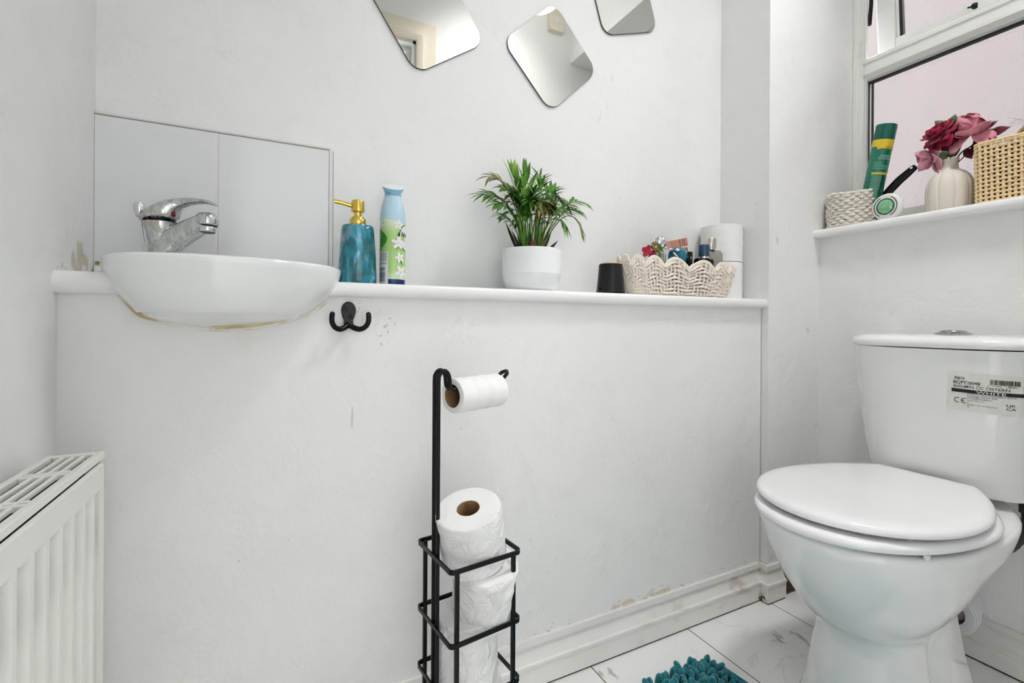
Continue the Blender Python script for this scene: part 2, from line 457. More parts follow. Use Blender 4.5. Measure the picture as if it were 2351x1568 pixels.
def text_mb(body, size, width=1., bold=False, align='LEFT', res=3):
    cu = bpy.data.curves.new('t', 'FONT'); cu.body = body; cu.size = size; cu.align_x = align; cu.resolution_u = res
    if bold: cu.offset = size*.006
    o = bpy.data.objects.new('t', cu); C.objects.link(o)
    dg = bpy.context.evaluated_depsgraph_get(); dg.update()
    me = bpy.data.meshes.new_from_object(o.evaluated_get(dg))
    mb = MB(); mb.add([(v.co.x*width, v.co.y, 0) for v in me.vertices], [tuple(p.vertices) for p in me.polygons])
    bpy.data.objects.remove(o); bpy.data.curves.remove(cu); bpy.data.meshes.remove(me)
    return mb
def rect2(x0, x1, y0, y1, nx=1, ny=1):
    return MB().grid(lambda a, b: (x0+(x1-x0)*a, y0+(y1-y0)*b, 0), nx, ny)
def superell(a, b, n, k, N):
    th = 2*PI*k/N; c, s = math.cos(th), math.sin(th)
    return (a*math.copysign(abs(c)**(2/n), c), b*math.copysign(abs(s)**(2/n), s))
def rrect(w, h, r, seg=8):
    pts = []
    for cx, cy, a0 in ((w/2-r, h/2-r, 0), (-w/2+r, h/2-r, 90), (-w/2+r, -h/2+r, 180), (w/2-r, -h/2+r, 270)):
        for i in range(seg+1):
            a = R(a0+90*i/seg); pts.append((cx+r*math.cos(a), cy+r*math.sin(a)))
    return pts
def smooth_path(pts, n=8):
    # Catmull-Rom through the points
    P = [Vector(p) for p in pts]; P = [P[0]*2-P[1]] + P + [P[-1]*2-P[-2]]; out = []
    for i in range(1, len(P)-2):
        for k in range(n):
            t = k/n; a, b, c, d = P[i-1], P[i], P[i+1], P[i+2]
            out.append(.5*((2*b)+(c-a)*t+(2*a-5*b+4*c-d)*t*t+(3*b-a-3*c+d)*t**3))
    out.append(P[-2]); return out
SKY, PCEIL, PHALL, EXPO, CSPR, PFILL = 12.3, 7.3, 5.6, 0.0, 108, 2.4
# ------------------------------------------------------------------ the room
XL, YB, YLOW, YP, XR, XW, YF, ZC = -.283, 1.074, .914, .89, 1.512, 1.69, -.157, 2.7
ZHEAD, ZSILL = 2.286, 1.0866
struct('floor', MB().box(-1.2, 1.8, -1.6, 1.15, -.05, 0), M['floor'], smooth=0)
struct('ceiling', MB().box(XL-.05, 1.8, YF-.04, 1.15, ZC, ZC+.05), M['plain'], smooth=0)
struct('wall_left', MB().box(XL-.06, XL, YF-.04, 1.15, 0, ZC), M['wall_left'], smooth=0)
struct('wall_back', MB().box(XL, 1.31, YB, YB+.05, 0, ZC), M['wall'], smooth=0)
struct('wall_back_lower', MB().box(XL, 1.271, YLOW, YLOW+.02, 0, .846), M['wall_low'], smooth=0)
struct('wall_pillar', MB().prism([(1.271, YP), (1.705, YP), (1.705, 1.15), (1.292, 1.15), (1.290, YB)], 0, ZC, lambda a, b, d: (a, b, d)), M['wall'], smooth=0)
struct('wall_right', MB().box(XR, 1.80, YF, YP, 0, 1.066), M['wall_right'], smooth=0)
struct('wall_right_upper', MB().box(XR, 1.80, YF-.04, YP, ZHEAD, ZC), M['plain'], smooth=0)
DX0, DX1, DZ = -.16, .612, 2.17
wf = MB(); wf.box(XL, DX0, YF-.09, YF, 0, ZC); wf.box(DX1, 1.80, YF-.09, YF, 0, ZC); wf.box(DX0, DX1, YF-.09, YF, DZ, ZC)
struct('wall_front', wf, M['plain'], smooth=0)
# door opening behind the camera: architrave and stepped lining
def architrave(x0, x1, z1, y):
    prof = [(0, 0), (0, .018), (.014, .024), (.03, .024), (.036, .016), (.07, .012), (.085, .012), (.085, .006), (.1, .006), (.1, 0)]
    rings = []
    path = [((x0, 0), (-1, 0)), ((x0, z1), (-1, 1)), ((x1, z1), (1, 1)), ((x1, 0), (1, 0))]
    for (px, pz), (dx, dz) in path:
        rings.append([(px+dx*a, y+d, pz+dz*a) for a, d in prof])
    return MB().loft(rings)
d1 = struct('door_1', MB().box(DX0-.001, DX0+.014, YF-.1, YF+.002, 0, DZ).box(DX1-.014, DX1+.001, YF-.1, YF+.002, 0, DZ).box(DX0, DX1, YF-.1, YF+.002, DZ-.014, DZ+.001), M['gloss'], smooth=0)
struct('architrave', architrave(DX0, DX1, DZ, YF), M['cream_trim'], d1, smooth=30)
struct('door_stop', MB().box(DX1-.034, DX1-.014, YF-.085, YF-.04, 0, DZ-.014).box(DX0+.014, DX0+.034, YF-.085, YF-.04, 0, DZ-.014).box(DX0+.034, DX1-.034, YF-.085, YF-.04, DZ-.034, DZ-.014), M['gloss'], d1, smooth=0, bevel=.003)
# hallway beyond the door
struct('wall_hall_back', MB().box(-1.2, 1.8, -1.45, -1.4, 0, ZC), M['plain'], smooth=0)
struct('wall_hall_left', MB().box(-1.0, -.95, -1.4, YF-.09, 0, ZC), M['plain'], smooth=0)
struct('wall_hall_right', MB().box(1.5, 1.55, -1.4, YF-.09, 0, ZC), M['plain'], smooth=0)
struct('ceiling_hall', MB().box(-1.2, 1.8, -1.45, YF-.09, ZC, ZC+.05), M['plain'], smooth=0)

# skirting boards
SK = [(0, 0.104), (.006, .104), (.0072, .0905), (.0022, .0893), (.0022, .085), (.006, .070), (.0125, .058), (.0168, .0558), (.0175, .052), (.0165, .048), (.0145, .046), (.0145, .004), (0, .004)]
def skirting(path, side=1):
    rings = []
    for i, p in enumerate(path):
        p = Vector(p); a = (p-Vector(path[i-1])).normalized() if i else None; b = (Vector(path[i+1])-p).normalized() if i < len(path)-1 else None
        na = Vector((a.y, -a.x)) if a else None; nb = Vector((b.y, -b.x)) if b else None
        if na is None: nn = nb
        elif nb is None: nn = na
        else: nn = (na+nb); nn = nn/(1+na.dot(nb))
        rings.append([(p.x+nn.x*d, p.y+nn.y*d, z) for d, z in SK])
    return MB().loft(rings)
struct('baseboard_back', skirting([(XL, YLOW), (1.2675, YLOW)]), M['skirt'], smooth=25)
struct('baseboard_pillar', skirting([(1.271, .9165), (1.271, YP), (1.337, YP)]), M['skirt'], smooth=25)
struct('baseboard_right', skirting([(XR, YP), (XR, YF)]), M['skirt'], smooth=25)
struct('baseboard_left', skirting([(XL, YF), (XL, YLOW)]), M['skirt'], smooth=25)
struct('gap_shade_back', MB().box(XL, 1.2675, YLOW-.0125, YLOW-.004, 0, .0045).box(1.2605, 1.334, YP-.0125, YP-.004, 0, .0045).box(1.2605, 1.268, YP-.0125, YLOW, 0, .0045), simple('grime and gap shade', (.05, .035, .022), .9), smooth=0)  # grime and the gap's shade drawn as dark strips under the skirting
struct('gap_shade_right', MB().box(XR-.0125, XR-.004, YF, YP, 0, .0045), simple('grime and gap shade', (.05, .035, .022), .9), smooth=0)  # same painted gap shade along the right wall
struct('trim_1', MB().box(1.338, XR, YP-.003, YP, .002, .10), M['bare'], smooth=0)

# ------------------------------------------------------------------ ledge and sill
def nosed_board(x0, x1, yback, ynose, ztop, th, seg=8):
    r = th/2; out = [(yback, ztop)]
    for i in range(seg+1):
        a = PI/2 - PI*i/seg
        out.append((ynose + r*.55 - math.cos(a)*r*.55, ztop - r + math.sin(a)*r))
    out.append((yback, ztop-th))
    return out
lo = nosed_board(0, 0, YB, .894, .870, .026)
led = MB().prism(lo, 0, 1.2735, lambda a, b, d: (d if d > .5 else .0800+(b-.844)/.026*.0155, a, b))
ledge = part('ledge_shelf', led, M['gloss'], smooth=35)
tag(ledge, 'long white painted ledge shelf on the boxed-in wall right of the basin', 'shelf')
lo2 = nosed_board(0, 0, YB, .893, .8705, .032)
stub = part('ledge_shelf', MB().prism(lo2, XL, 0, lambda a, b, d: (d if d < -.1 else -.2075-(b-.8385)/.032*.0135, a, b)), M['gloss'], smooth=35)
tag(stub, 'short white ledge stub between left wall and basin', 'shelf')
so = nosed_board(0, 0, XW, 1.478, ZSILL, .023)
sill = part('window_sill', MB().prism([(a, b) for a, b in so], YF+.001, .8955, lambda a, b, d: (a, d, b)), M['gloss'], smooth=35)
tag(sill, 'white rounded window sill board above the toilet', 'window sill')

# ------------------------------------------------------------------ window
W = bpy.data.objects.new('window_1', None); C.objects.link(W); W['kind'] = 'structure'
Y0, Y1, ZT0, ZT1, ZTOP = YF, YP, 1.578, 1.648, ZHEAD
f = MB()
f.box(XW, XW+.024, Y1-.037, Y1, ZSILL-.02, ZT1-.03); f.box(XW, XW+.012, Y1-.037, Y1, ZT1-.03, ZTOP); f.box(XW, XW+.065, Y0, Y0+.037, ZSILL-.02, ZTOP)
f.box(XW, XW+.065, Y0+.037, Y1-.037, ZTOP-.04, ZTOP); f.box(XW, XW+.065, Y0+.037, Y1-.037, ZSILL-.02, 1.150)
struct('frame', f, M['frame'], W, smooth=0, bevel=.003)
struct('frame_stop', MB().box(XW-.006, XW+.02, Y1-.016, Y1, ZSILL, ZTOP), M['frame'], W, smooth=0, bevel=.003)
tr = MB()
pr = [(XW+.001, ZT1), (XW-.005, ZT1-.004), (XW-.005, ZT1-.015), (XW-.001, ZT1-.018), (XW-.001, ZT0+.030), (XW-.006, ZT0+.027), (XW-.006, ZT0+.018), (XW+.004, ZT0+.004), (XW+.012, ZT0), (XW+.026, ZT0+.002), (XW+.065, ZT0+.035), (XW+.065, ZT1)]
tr.prism(pr, Y0+.03, Y1-.034, lambda a, b, d: (a, d, b))
struct('transom', tr, M['frame'], W, smooth=25)
g = MB(); gx0, gx1 = XW+.014, XW+.024
g.box(gx0, gx1, Y0+.037, Y1-.037, ZT0-.0075, ZT0); g.box(gx0, gx1, Y1-.0395, Y1-.037, 1.15, ZT0); g.box(gx0+.006, gx1+.004, Y1-.0465, Y1-.0435, 1.15, ZT0)
g.box(gx0, gx1, Y0+.037, Y0+.041, 1.15, ZT0)
struct('gasket', g, M['gasket'], W, smooth=0)
struct('bead', MB().box(gx0+.004, gx1+.002, Y1-.0436, Y1-.0395, 1.15, ZT0-.006), M['upvc'], W, smooth=0)
struct('pane', MB().box(XW+.030, XW+.034, Y0+.02, Y1-.02, 1.13, ZT0+.01), M['pane'], W, smooth=0)
# top-hung sash, swung out at the bottom
S = bpy.data.objects.new('sash', None); C.objects.link(S); S.parent = W
S.location = (XW+.006, 0, ZTOP-.045); S.rotation_euler = (0, R(-4.3), 0)
h = ZTOP-.045-ZT1-.004
def sash_box(mb, y0, y1, z0, z1, x0=0, x1=.045): return mb.box(x0, x1, y0, y1, z0, z1)
sm = MB(); ya, yb = Y0+.045, Y1-.045
sash_box(sm, yb-.050, yb, -h, 0); sash_box(sm, ya, ya+.05, -h, 0); sash_box(sm, ya+.05, yb-.05, -.05, 0); sash_box(sm, ya+.05, yb-.05, -h, -h+.045)
struct('sash_frame', sm, M['upvc'], S, smooth=0, bevel=.004)
sb = MB(); sash_box(sb, yb-.058, yb-.050, -h+.045, -.05, .008, .04)
struct('sash_bead', sb, M['upvc'], S, smooth=0, bevel=.002)
sg = MB(); sash_box(sg, yb-.066, yb-.058, -h+.04, -.05, .012, .026)
struct('sash_gasket', sg, M['gasket'], S, smooth=0)
struct('sash_pane', MB().box(.018, .022, ya+.04, yb-.04, -h+.035, -.04), M['pane'], S, smooth=0)
# casement stay with its black peg, and the dark hinge arm at the left
st = MB(); st.box(1.692, 1.722, .545, .585, ZT1, ZT1+.03)
struct('stay_bracket', st, M['upvc'], W, smooth=0, bevel=.003)
pg = MB().ball((1.698, .592, 1.667), .0085, 14, 8); pg.tube([(1.698, .592, 1.667), (1.694, .606, 1.668)], .0024)
struct('stay_peg', pg, M['black_plastic'], W)
struct('hinge_arm', MB().tube([(1.704, .851, 1.76), (1.708, .849, 1.82), (1.716, .846, 2.05)], .006), M['black_metal'], W)
# the neighbour's wall seen through the glass, standing on its own ground
struct('wall_outside', MB().box(3.6, 3.75, -3.2, 4.2, -1.2, 3.1), M['pink_wall'], smooth=0)
struct('ground', MB().box(1.82, 3.6, -3.2, 4.2, -1.2, -1.15), simple('concrete yard', (.45, .44, .42), .9), smooth=0)

# ------------------------------------------------------------------ splashback
sp = thing('tile_splashback', 'two-tile white glazed splashback behind the tap', 'splashback', (XL, YB, .87))
lx = 0; wt = .1815
part('tile', MB().box(.0, wt, -.008, 0, .0, .2885), M['tile'], sp, smooth=0, bevel=.0015)
part('tile', MB().box(wt+.0035, .384, -.008, 0, .0, .2885), M['tile'], sp, smooth=0, bevel=.0015)
gr = MB().box(wt, wt+.0035, -.0072, 0, 0, .2885); part('grout_joint', gr, M['grout'], sp, smooth=0)
tm = MB().box(.384, .3915, -.0095, 0, 0, .2935); tm.box(0, .384, -.009, 0, .290, .2945)
part('edge_trim', tm, M['grout'], sp, smooth=0, bevel=.002)
part('edge_dark_joint', MB().box(.0, .384, -.0074, 0, .2885, .290).box(.3915, .3935, -.0015, 0, 0, .29), M['grey_line'], sp, smooth=0)  # dark grey joint line along the top and right edges
part('sealant_patch', MB().box(.004, .011, -.022, -.008, .002, .022), M['gloss'], sp, smooth=0, bevel=.002)
part('stained_corner', MB().box(.003, .0095, -.012, -.008, .0255, .032), simple('brown stain', (.35, .24, .10), .8), sp, smooth=0, bevel=.003)

# ------------------------------------------------------------------ basin
BX = -.0615
def basin_ring(z, a, yf, cx=BX, n=2.25, back=.10, N=72, skew=.0):
    cy = .93; out = []
    for k in range(N):
        th = 2*PI*k/N; c, s = math.cos(th), math.sin(th)
        x = a*math.copysign(abs(c)**(2/n), c)
        if s < 0: y = (cy-yf)*-abs(s)**(2/n)
        else: y = back*abs(s)**(2/5.)
        yy = cy+y
        if s < 0: yy += skew*x*abs(s)
        out.append((cx+x, yy, z))
    return out
ba = thing('wash_basin', 'small white semi-recessed wash basin set into the ledge', 'basin', (BX, .93, .79))
rings = []
lv = [(.7862, .025, .912, -.083, .02), (.790, .050, .902, -.081, .03), (.7955, .078, .882, -.077, .045), (.8015, .100, .858, -.074, .05), (.8065, .114, .838, -.0715, .055),
      (.8105, .1215, .8255, -.0695, .06), (.813, .124, .8215, -.0685, .06), (.820, .131, .8165, -.0665, .062), (.829, .1405, .811, -.065, .064), (.839, .149, .8065, -.0635, .066), (.8486, .1555, .803, -.0625, .07),
      (.861, .1625, .799, BX, .08), (.873, .1675, .795, BX, .09), (.882, .1695, .792, BX, .095), (.8885, .1705, .7905, BX, .1), (.8915, .1695, .7915, BX, .1), (.8932, .1665, .7945, BX, .1)]
under = [basin_ring(z, a, yf, cx, 2.25, bk, skew=.05) for z, a, yf, cx, bk in lv[:4]] + [basin_ring(.8062, .112, .842, -.0715, 2.25, .055, skew=.06), basin_ring(.8122, .1165, .8305, -.0695, 2.25, .06, skew=.08)]
for z, a, yf, cx, bk in [(.8108, .1215, .8255, -.0695, .06)]+lv[6:]: rings.append(basin_ring(z, a, yf, cx, 2.25, bk, skew=.08))
for z, a, yf, bk in [(.8932, .156, .806, .03), (.8905, .151, .812, .0), (.875, .142, .823, -.01), (.85, .12, .845, -.02), (.83, .08, .875, -.02), (.825, .03, .91, -.015)]:
    rings.append(basin_ring(z, a, yf, BX+.01, 2.25, max(.004, bk+.03), skew=.08))
part('bowl', MB().loft(rings, False, True).map(lambda x, y, z: (x-BX, y-.93, z-.79)), M['basin'], ba, smooth=50)
part('underside', MB().loft(under, True, False).map(lambda x, y, z: (x-BX, y-.93, z-.79)), M['basin'], ba, smooth=50)
smp = smooth_path([(-.135, .9065, .8020), (-.0833, .9025, .7935), (-.05, .9025, .7945), (-.02, .9035, .7985), (.010, .905, .8050), (.040, .9065, .8120)], 6)
part('sealant_smear', MB().tube([(x-BX, y-.93, z-.79) for x, y, z in smp], [.0022+.0055*math.sin(PI*i/(len(smp)-1))**.7 for i in range(len(smp))], 8), M['sealant_yellow'], ba)
sml = smooth_path([(-.2165, .9115, .846), (-.203, .9115, .8305), (-.1863, .9115, .8110), (-.168, .9105, .8030), (-.145, .9105, .7985)], 6)
part('sealant_smear', MB().tube([(x-BX, y-.93, z-.79) for x, y, z in sml], [.0015+.0042*math.sin(PI*i/(len(sml)-1))**.7 for i in range(len(sml))], 8), M['sealant_yellow'], ba)
cpts = [(-.2165, .9125, .845), (-.203, .9125, .829), (-.1863, .9125, .8095), (-.163, .9125, .8005), (-.1424, .9125, .794), (-.1125, .9125, .7885), (-.0833, .9125, .7853), (-.05, .9125, .787), (-.02, .9125, .7905), (.0202, .9125, .8005), (.048, .9125, .811), (.064, .9125, .8185), (.0766, .9125, .8305), (.0875, .9125, .8444)]
part('sealant_bead', MB().tube([(x-BX, y-.93, z-.79) for x, y, z in smooth_path(cpts, 6)], .0042, 8), M['sealant'], ba)

# mixer tap on the basin's left deck; local +x is the way the spout points
tp = thing('mixer_tap', 'limescaled chrome lever mixer tap at left of the basin', 'tap', (-.1695, .963, .8915), (0, 0, R(-22)))
part('body', MB().lathe([(.0215, 0), (.0175, .003), (.0165, .02), (.017, .035), (.0195, .052), (.0235, .064), (.0245, .069)], 36), M['chrome'], tp)
# spout: boxy arm rising away from the body
def spout():
    mb = MB(); rings = []
    for i in range(13):
        t = i/12; x = .004+.073*t
        zt = .053 + .036*t**.85 if t < .85 else .053+.036*.85**.85 - .02*(t-.85)**1.3*6
        zb = .002 + .058*t**.9
        w = .0165-.001*t
        if t > .9: w *= 1-(t-.9)*1.8; zb += .002
        ring = []
        for k in range(20):
            cx_, cz_ = superell(1, 1, 3.2, k, 20)
            ring.append((x, w*cx_, (zt+zb)/2+(zt-zb)/2*cz_))
        rings.append(ring)
    return mb.loft(rings)
part('spout', spout(), M['chrome'], tp, smooth=60)
part('spout_head', MB().lathe([(.0158, .0), (.0172, .0015), (.0172, .010), (.0158, .0155), (.0120, .0195), (.006, .0212), (.0005, .0216)], 32, (.0735, 0, .0660)), M['chrome'], tp)
part('head_gap', MB().lathe([(.0150, -.001), (.0150, .001)], 28, (.0735, 0, .0655)), M['black_plastic'], tp)
ae = MB().lathe([(.0128, 0), (.0136, .001), (.0136, .0095), (.0128, .0105)], 28, (.0735, 0, .0545))
aep = part('aerator', ae, M['steel'], tp)
part('aerator_mesh', MB().lathe([(.0116, 0), (.0116, .002)], 24, (.0735, 0, .0538)), M['aerator'], aep)
def handle():
    rings = []
    # dome that runs out into a lever: sections across local x
    secs = [(-.0285, .004, .0705, .0735), (-.027, .012, .070, .0755), (-.021, .0195, .070, .0825), (-.010, .0235, .070, .0925), (.003, .0245, .070, .1010), (.013, .0215, .071, .1058), (.022, .0165, .0735, .1085),
            (.0265, .0125, .087, .1095), (.033, .0105, .0945, .1100), (.044, .0095, .099, .1108), (.057, .009, .1015, .1108), (.068, .0088, .1022, .1095), (.076, .0085, .1018, .1078), (.0845, .008, .0992, .1048), (.087, .0065, .0985, .1028)]
    for x, w, z0, z1 in secs:
        ring = []
        for k in range(24):
            cx_, cz_ = superell(1, 1, 2.5, k, 24); ring.append((x, w*cx_, (z0+z1)/2+(z1-z0)/2*cz_))
        rings.append(ring)
    return MB().loft(rings)
hd = part('lever_handle', handle(), M['chrome'], tp, smooth=60)
rd = MB().lathe([(.0050, -.003), (.0050, .004), (.0038, .0052)], 18).xf(Matrix.Translation((.0218, -.0075, .0835)) @ Matrix.Rotation(R(90), 4, 'Y') @ Matrix.Rotation(R(-20), 4, 'X'))
part('hot_indicator', rd, M['red'], hd)
part('seam_ring', MB().lathe([(.0240, .0685), (.0248, .0690), (.0248, .0702), (.0240, .0706)], 36), M['black_plastic'], tp)
part('popup_rod', MB().tube([(-.0385, .010, .082), (-.029, .013, .0)], .0015, 8), M['steel'], tp)
part('popup_knob', MB().lathe([(.0025, 0), (.0060, .003), (.0078, .011), (.0082, .019), (.0072, .0235), (.004, .025)], 20).xf(Matrix.Translation((-.0385, .010, .0790)) @ Matrix.Rotation(R(-6), 4, 'Y')), M['steel'], tp)

# ------------------------------------------------------------------ coat hook
hk = thing('coat_hook', 'black double-pronged coat hook screwed below the ledge', 'hook', (.1215, YLOW, .8115))
pl = []
for k in range(40):
    th = 2*PI*k/40; y = math.sin(th); x = math.cos(th)
    w = .0130
    zz = .0075+.0165*y if y > 0 else .0075+.030*y
    ww = w*(1-.42*max(0, -y)**1.3) if y < 0 else w
    pl.append((ww*x if y > -.999 else 0, zz))
pl = [(x if abs(x) > .0075 or z > -.005 else math.copysign(.0085, x if x else 1), z) for x, z in pl]
part('back_plate', MB().loft([[(a, 0, b) for a, b in pl], [(a, -.003, b) for a, b in pl], [(a*.86, -.006, b*.9+.0006) for a, b in pl]]), M['hook'], hk, smooth=50)
for s in (-1, 1):
    path = smooth_path([(0, -.005, -.017), (s*.006, -.009, -.0225), (s*.016, -.016, -.0265), (s*.025, -.022, -.0235), (s*.0305, -.026, -.015), (s*.0315, -.028, -.006), (s*.0308, -.029, .0005)], 5)
    n_ = len(path); part('prong', MB().tube(path, [.0058-.0012*min(1, i/n_*2) for i in range(n_)], 12).ball(path[-1], .0046, 12, 8), M['hook'], hk)
for zx, xx in ((.0115, -.0055), (-.0035, .004)):
    part('screw', MB().lathe([(.0042, -.0005), (.0042, .0008), (.0034, .0014), (.0016, .0008)], 16).xf(Matrix.Translation((xx, -.006, zx)) @ Matrix.Rotation(R(90), 4, 'X')), M['black_plastic'], hk)

# ------------------------------------------------------------------ mirrors
def mirror(c, phi, label, s=.205, r=.034):
    t = thing('wall_mirror', label, 'mirror', (c[0], YB, c[1]), (0, R(phi), 0), 'frameless square mirrors on the wall')
    ol = rrect(s, s, r, 10)
    part('glass', MB().loft([[(a, -.0005, b) for a, b in ol], [(a, -.0052, b) for a, b in ol]]), M['mirror'], t, smooth=0)
    ed = MB(); n = len(ol)
    ed.loft([[(a*1.003, -.0002, b*1.003) for a, b in ol], [(a*1.007, -.003, b*1.007) for a, b in ol], [(a*1.001, -.0049, b*1.001) for a, b in ol]], False, False)
    part('edge', ed, M['mirror_edge'], t)
    return t
mirror((.6492, 1.4972), -43.2, 'diamond-hung square mirror, lowest and middle of the three')
mirror((.314, 1.5087), -34, 'tilted square mirror, leftmost, showing a door frame')
mirror((.8827, 1.7307), -18.5, 'small tilted square mirror, rightmost and cut off by the frame')

# ------------------------------------------------------------------ radiator
rx, ry0, ry1, rz0, rz1 = -.205, .02, .82, .13, .612
ra = thing('radiator', 'cream panel radiator with slotted top grille on left wall', 'radiator', (XL, .42, 0))
def rl(mb): return mb.map(lambda x, y, z: (x-XL, y-.42, z))
fl = []
ys = [];  y = ry0
pitch = .03452; y0f = .8115
def flute(yy):
    u = ((y0f-yy)/pitch) % 1.0
    if yy > .80 or yy < .04: return 0
    d = 0
    if u < .16: d = u/.16
    elif u < .60: d = 1
    elif u < .76: d = (.76-u)/.16
    return d*d*(3-2*d)
NZ = [.6075, .604, .590, .578, .5745, .5722, .5708, .5690, .56, .45, .3, .2, .182, .178, .174, .168, .14, .13]
NY = 800
def front(i, j):
    yy = ry0+(ry1-ry0)*i; z = NZ[j]
    k = 1 if .178 < z < .5702 else (0 if (z > .574 or z < .172) else .5)
    zz = z
    x = rx - .0105*flute(yy)*k
    if z > .606: x -= .0035
    return (x, yy, zz)
mb = MB(); vs = [front(i/NY, j) for i in range(NY+1) for j in range(len(NZ))]; nv = len(NZ)
mb.add(vs, [(i*nv+j, (i+1)*nv+j, (i+1)*nv+j+1, i*nv+j+1) for i in range(NY) for j in range(nv-1)])
part('front_panel', rl(mb), M['rad'], ra, smooth=35)
part('end_cover', rl(MB().box(-.2615, rx-.0012, ry1-.003, ry1, .13, .6115)), M['rad'], ra, smooth=0, bevel=.001)
part('end_cover', rl(MB().box(-.2615, rx-.0012, ry0, ry0+.003, .13, .6115)), M['rad'], ra, smooth=0, bevel=.001)
part('back_panel', rl(MB().box(-.2635, -.2615, ry0, ry1, .13, .612)), M['rad'], ra, smooth=0)
gz0, gz1 = .6145, .6225
gb = MB(); gb.box(-.213, rx+.0005, ry0, ry1+.001, gz0-.002, gz1); gb.box(-.2635, -.2555, ry0, ry1+.001, gz0, gz1)
gb.box(-.2555, -.213, ry1-.010, ry1+.001, gz0, gz1-.0005); gb.box(-.2555, -.213, ry0, ry0+.010, gz0, gz1-.0005)
for k in range(1, 4):
    xx = -.2555+.0425*k/4; gb.box(xx-.0022, xx+.0022, ry0+.01, ry1-.01, gz0+.001, gz1-.001)
yy = .7275
while yy > .05:
    gb.box(-.2555, -.213, yy+.002, yy+.007, gz0+.0005, gz1-.0005); gb.box(-.2555, -.213, yy-.009, yy-.003, gz0+.0005, gz1-.0005); yy -= .1045
part('top_grille', rl(gb), M['rad'], ra, smooth=0, bevel=.0015)
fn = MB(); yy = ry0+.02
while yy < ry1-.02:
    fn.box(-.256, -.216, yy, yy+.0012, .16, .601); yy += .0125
fn.box(-.2612, -.2145, ry0+.01, ry1-.005, .50, .552)  # dark slab added low inside so the slots look shaded
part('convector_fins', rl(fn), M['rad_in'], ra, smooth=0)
part('valve_tail', rl(MB().tube([(-.23, .8, .13), (-.23, .8, .0)], .0075, 12)), M['steel'], ra)
part('valve_tail', rl(MB().tube([(-.23, .04, .13), (-.23, .04, .0)], .0075, 12)), M['steel'], ra)
for y0_ in (.70, .11): part('wall_bracket', rl(MB().box(XL+.001, -.2635, y0_, y0_+.03, .2, .58)), M['rad'], ra, smooth=0)

# ------------------------------------------------------------------ electrical box on the wall behind, seen only in the mirror
eb = thing('switch_box', 'cream electrical switch box reflected in the middle mirror', 'switch', (1.405, YF, 2.49))
part('back_box', MB().box(-.045, .045, 0, .032, -.06, .06), M['cream_box'], eb, smooth=0, bevel=.004)
part('rocker', MB().box(-.008, .008, .032, .038, -.018, .018), M['white_plastic'], eb, smooth=0, bevel=.002)
fpl = MB().loft([[(a, .032, b) for a, b in rrect(.06, .045, .012)], [(a, .0345, b) for a, b in rrect(.057, .042, .011)]])
part('face_plate', fpl, M['cream_trim'], eb, smooth=0)
# ------------------------------------------------------------------ toilet
TY = .54
to = thing('toilet', 'white close-coupled toilet with closed lid under the window', 'toilet', (1.18, TY, 0))
def tl(mb): return mb.map(lambda x, y, z: (x-1.18, y-TY, z))
def egg(z, f, m, bk, w, wb, n=2.1, N=28, notch=0, nx=1.17, nw=.035, bx=2.0):
    half = []
    for i in range(N+1):
        t = 1-i/N; half.append((m+(bk-m)*t, w+(wb-w)*t**bx))
    for i in range(1, N+1):
        th = PI/2*i/N
        half.append((m-(m-f)*abs(math.sin(th))**(2/n), w*max(0, math.cos(th))**(2/n)))
    half = [(x, y*(1-notch*math.exp(-((x-nx)/nw)**2))) for x, y in half]
    return [(x, TY+y, z) for x, y in half] + [(x, TY-y, z) for x, y in half[-2::-1]]
E_ = [ # z, front, widest, back, half width, back half width, notch
 (0, .966, 1.07, 1.335, .112, .085, .22), (.012, .966, 1.07, 1.335, .112, .085, .22), (.03, .975, 1.07, 1.33, .105, .082, .24), (.10, .990, 1.08, 1.31, .097, .074, .26), (.16, 1.003, 1.09, 1.30, .090, .068, .25),
 (.185, 1.006, 1.095, 1.295, .088, .066, .18), (.200, .998, 1.095, 1.285, .090, .066, .08), (.212, .978, 1.095, 1.27, .096, .064, .02), (.225, .957, 1.095, 1.262, .105, .062, 0), (.25, .936, 1.10, 1.268, .121, .064, 0), (.28, .915, 1.10, 1.285, .138, .066, 0),
 (.31, .899, 1.10, 1.305, .152, .07, 0), (.335, .888, 1.095, 1.335, .161, .072, 0), (.352, .881, 1.09, 1.37, .167, .072, 0), (.365, .877, 1.085, 1.42, .171, .08, 0), (.385, .871, 1.08, 1.445, .175, .085, 0), (.398, .867, 1.08, 1.45, .1775, .087, 0),
 (.406, .867, 1.08, 1.45, .178, .087, 0), (.411, .872, 1.08, 1.449, .174, .084, 0), (.412, .882, 1.08, 1.446, .166, .08, 0)]
part('pan', tl(MB().loft([egg(z, f, m, bk, w, wb, 2.1, 28, nt, bx=3.2 if z > .34 else 2.0) for z, f, m, bk, w, wb, nt in E_])), M['ceramic'], to, smooth=60)
seat = MB().loft([egg(z, .8415+d, 1.115, 1.312-d, .1825-d, .102-d*.5, 2.15) for z, d in [(.4195, .012), (.4205, .005), (.424, .001), (.430, 0), (.4345, .002), (.4375, .007), (.4385, .014)]])
part('seat', tl(seat), M['plastic'], to, smooth=60)
lid = MB().loft([egg(z, .858+d, 1.068, 1.316-d*.6, .1815-d, .092-d*.4, 2.02) for z, d in [(.4455, .012), (.4462, .004), (.449, .0008), (.4535, 0), (.458, .002), (.4610, .006), (.4632, .013), (.4642, .03), (.4648, .06)]])
part('seat_lid', tl(lid), M['plastic'], to, smooth=60)
for bx_, by_ in ((.955, .412), (.955, .668)):
    part('lid_buffer', tl(MB().lathe([(.004, 0), (.005, .008)], 12, (bx_, by_, .438))), M['white_plastic'], to)
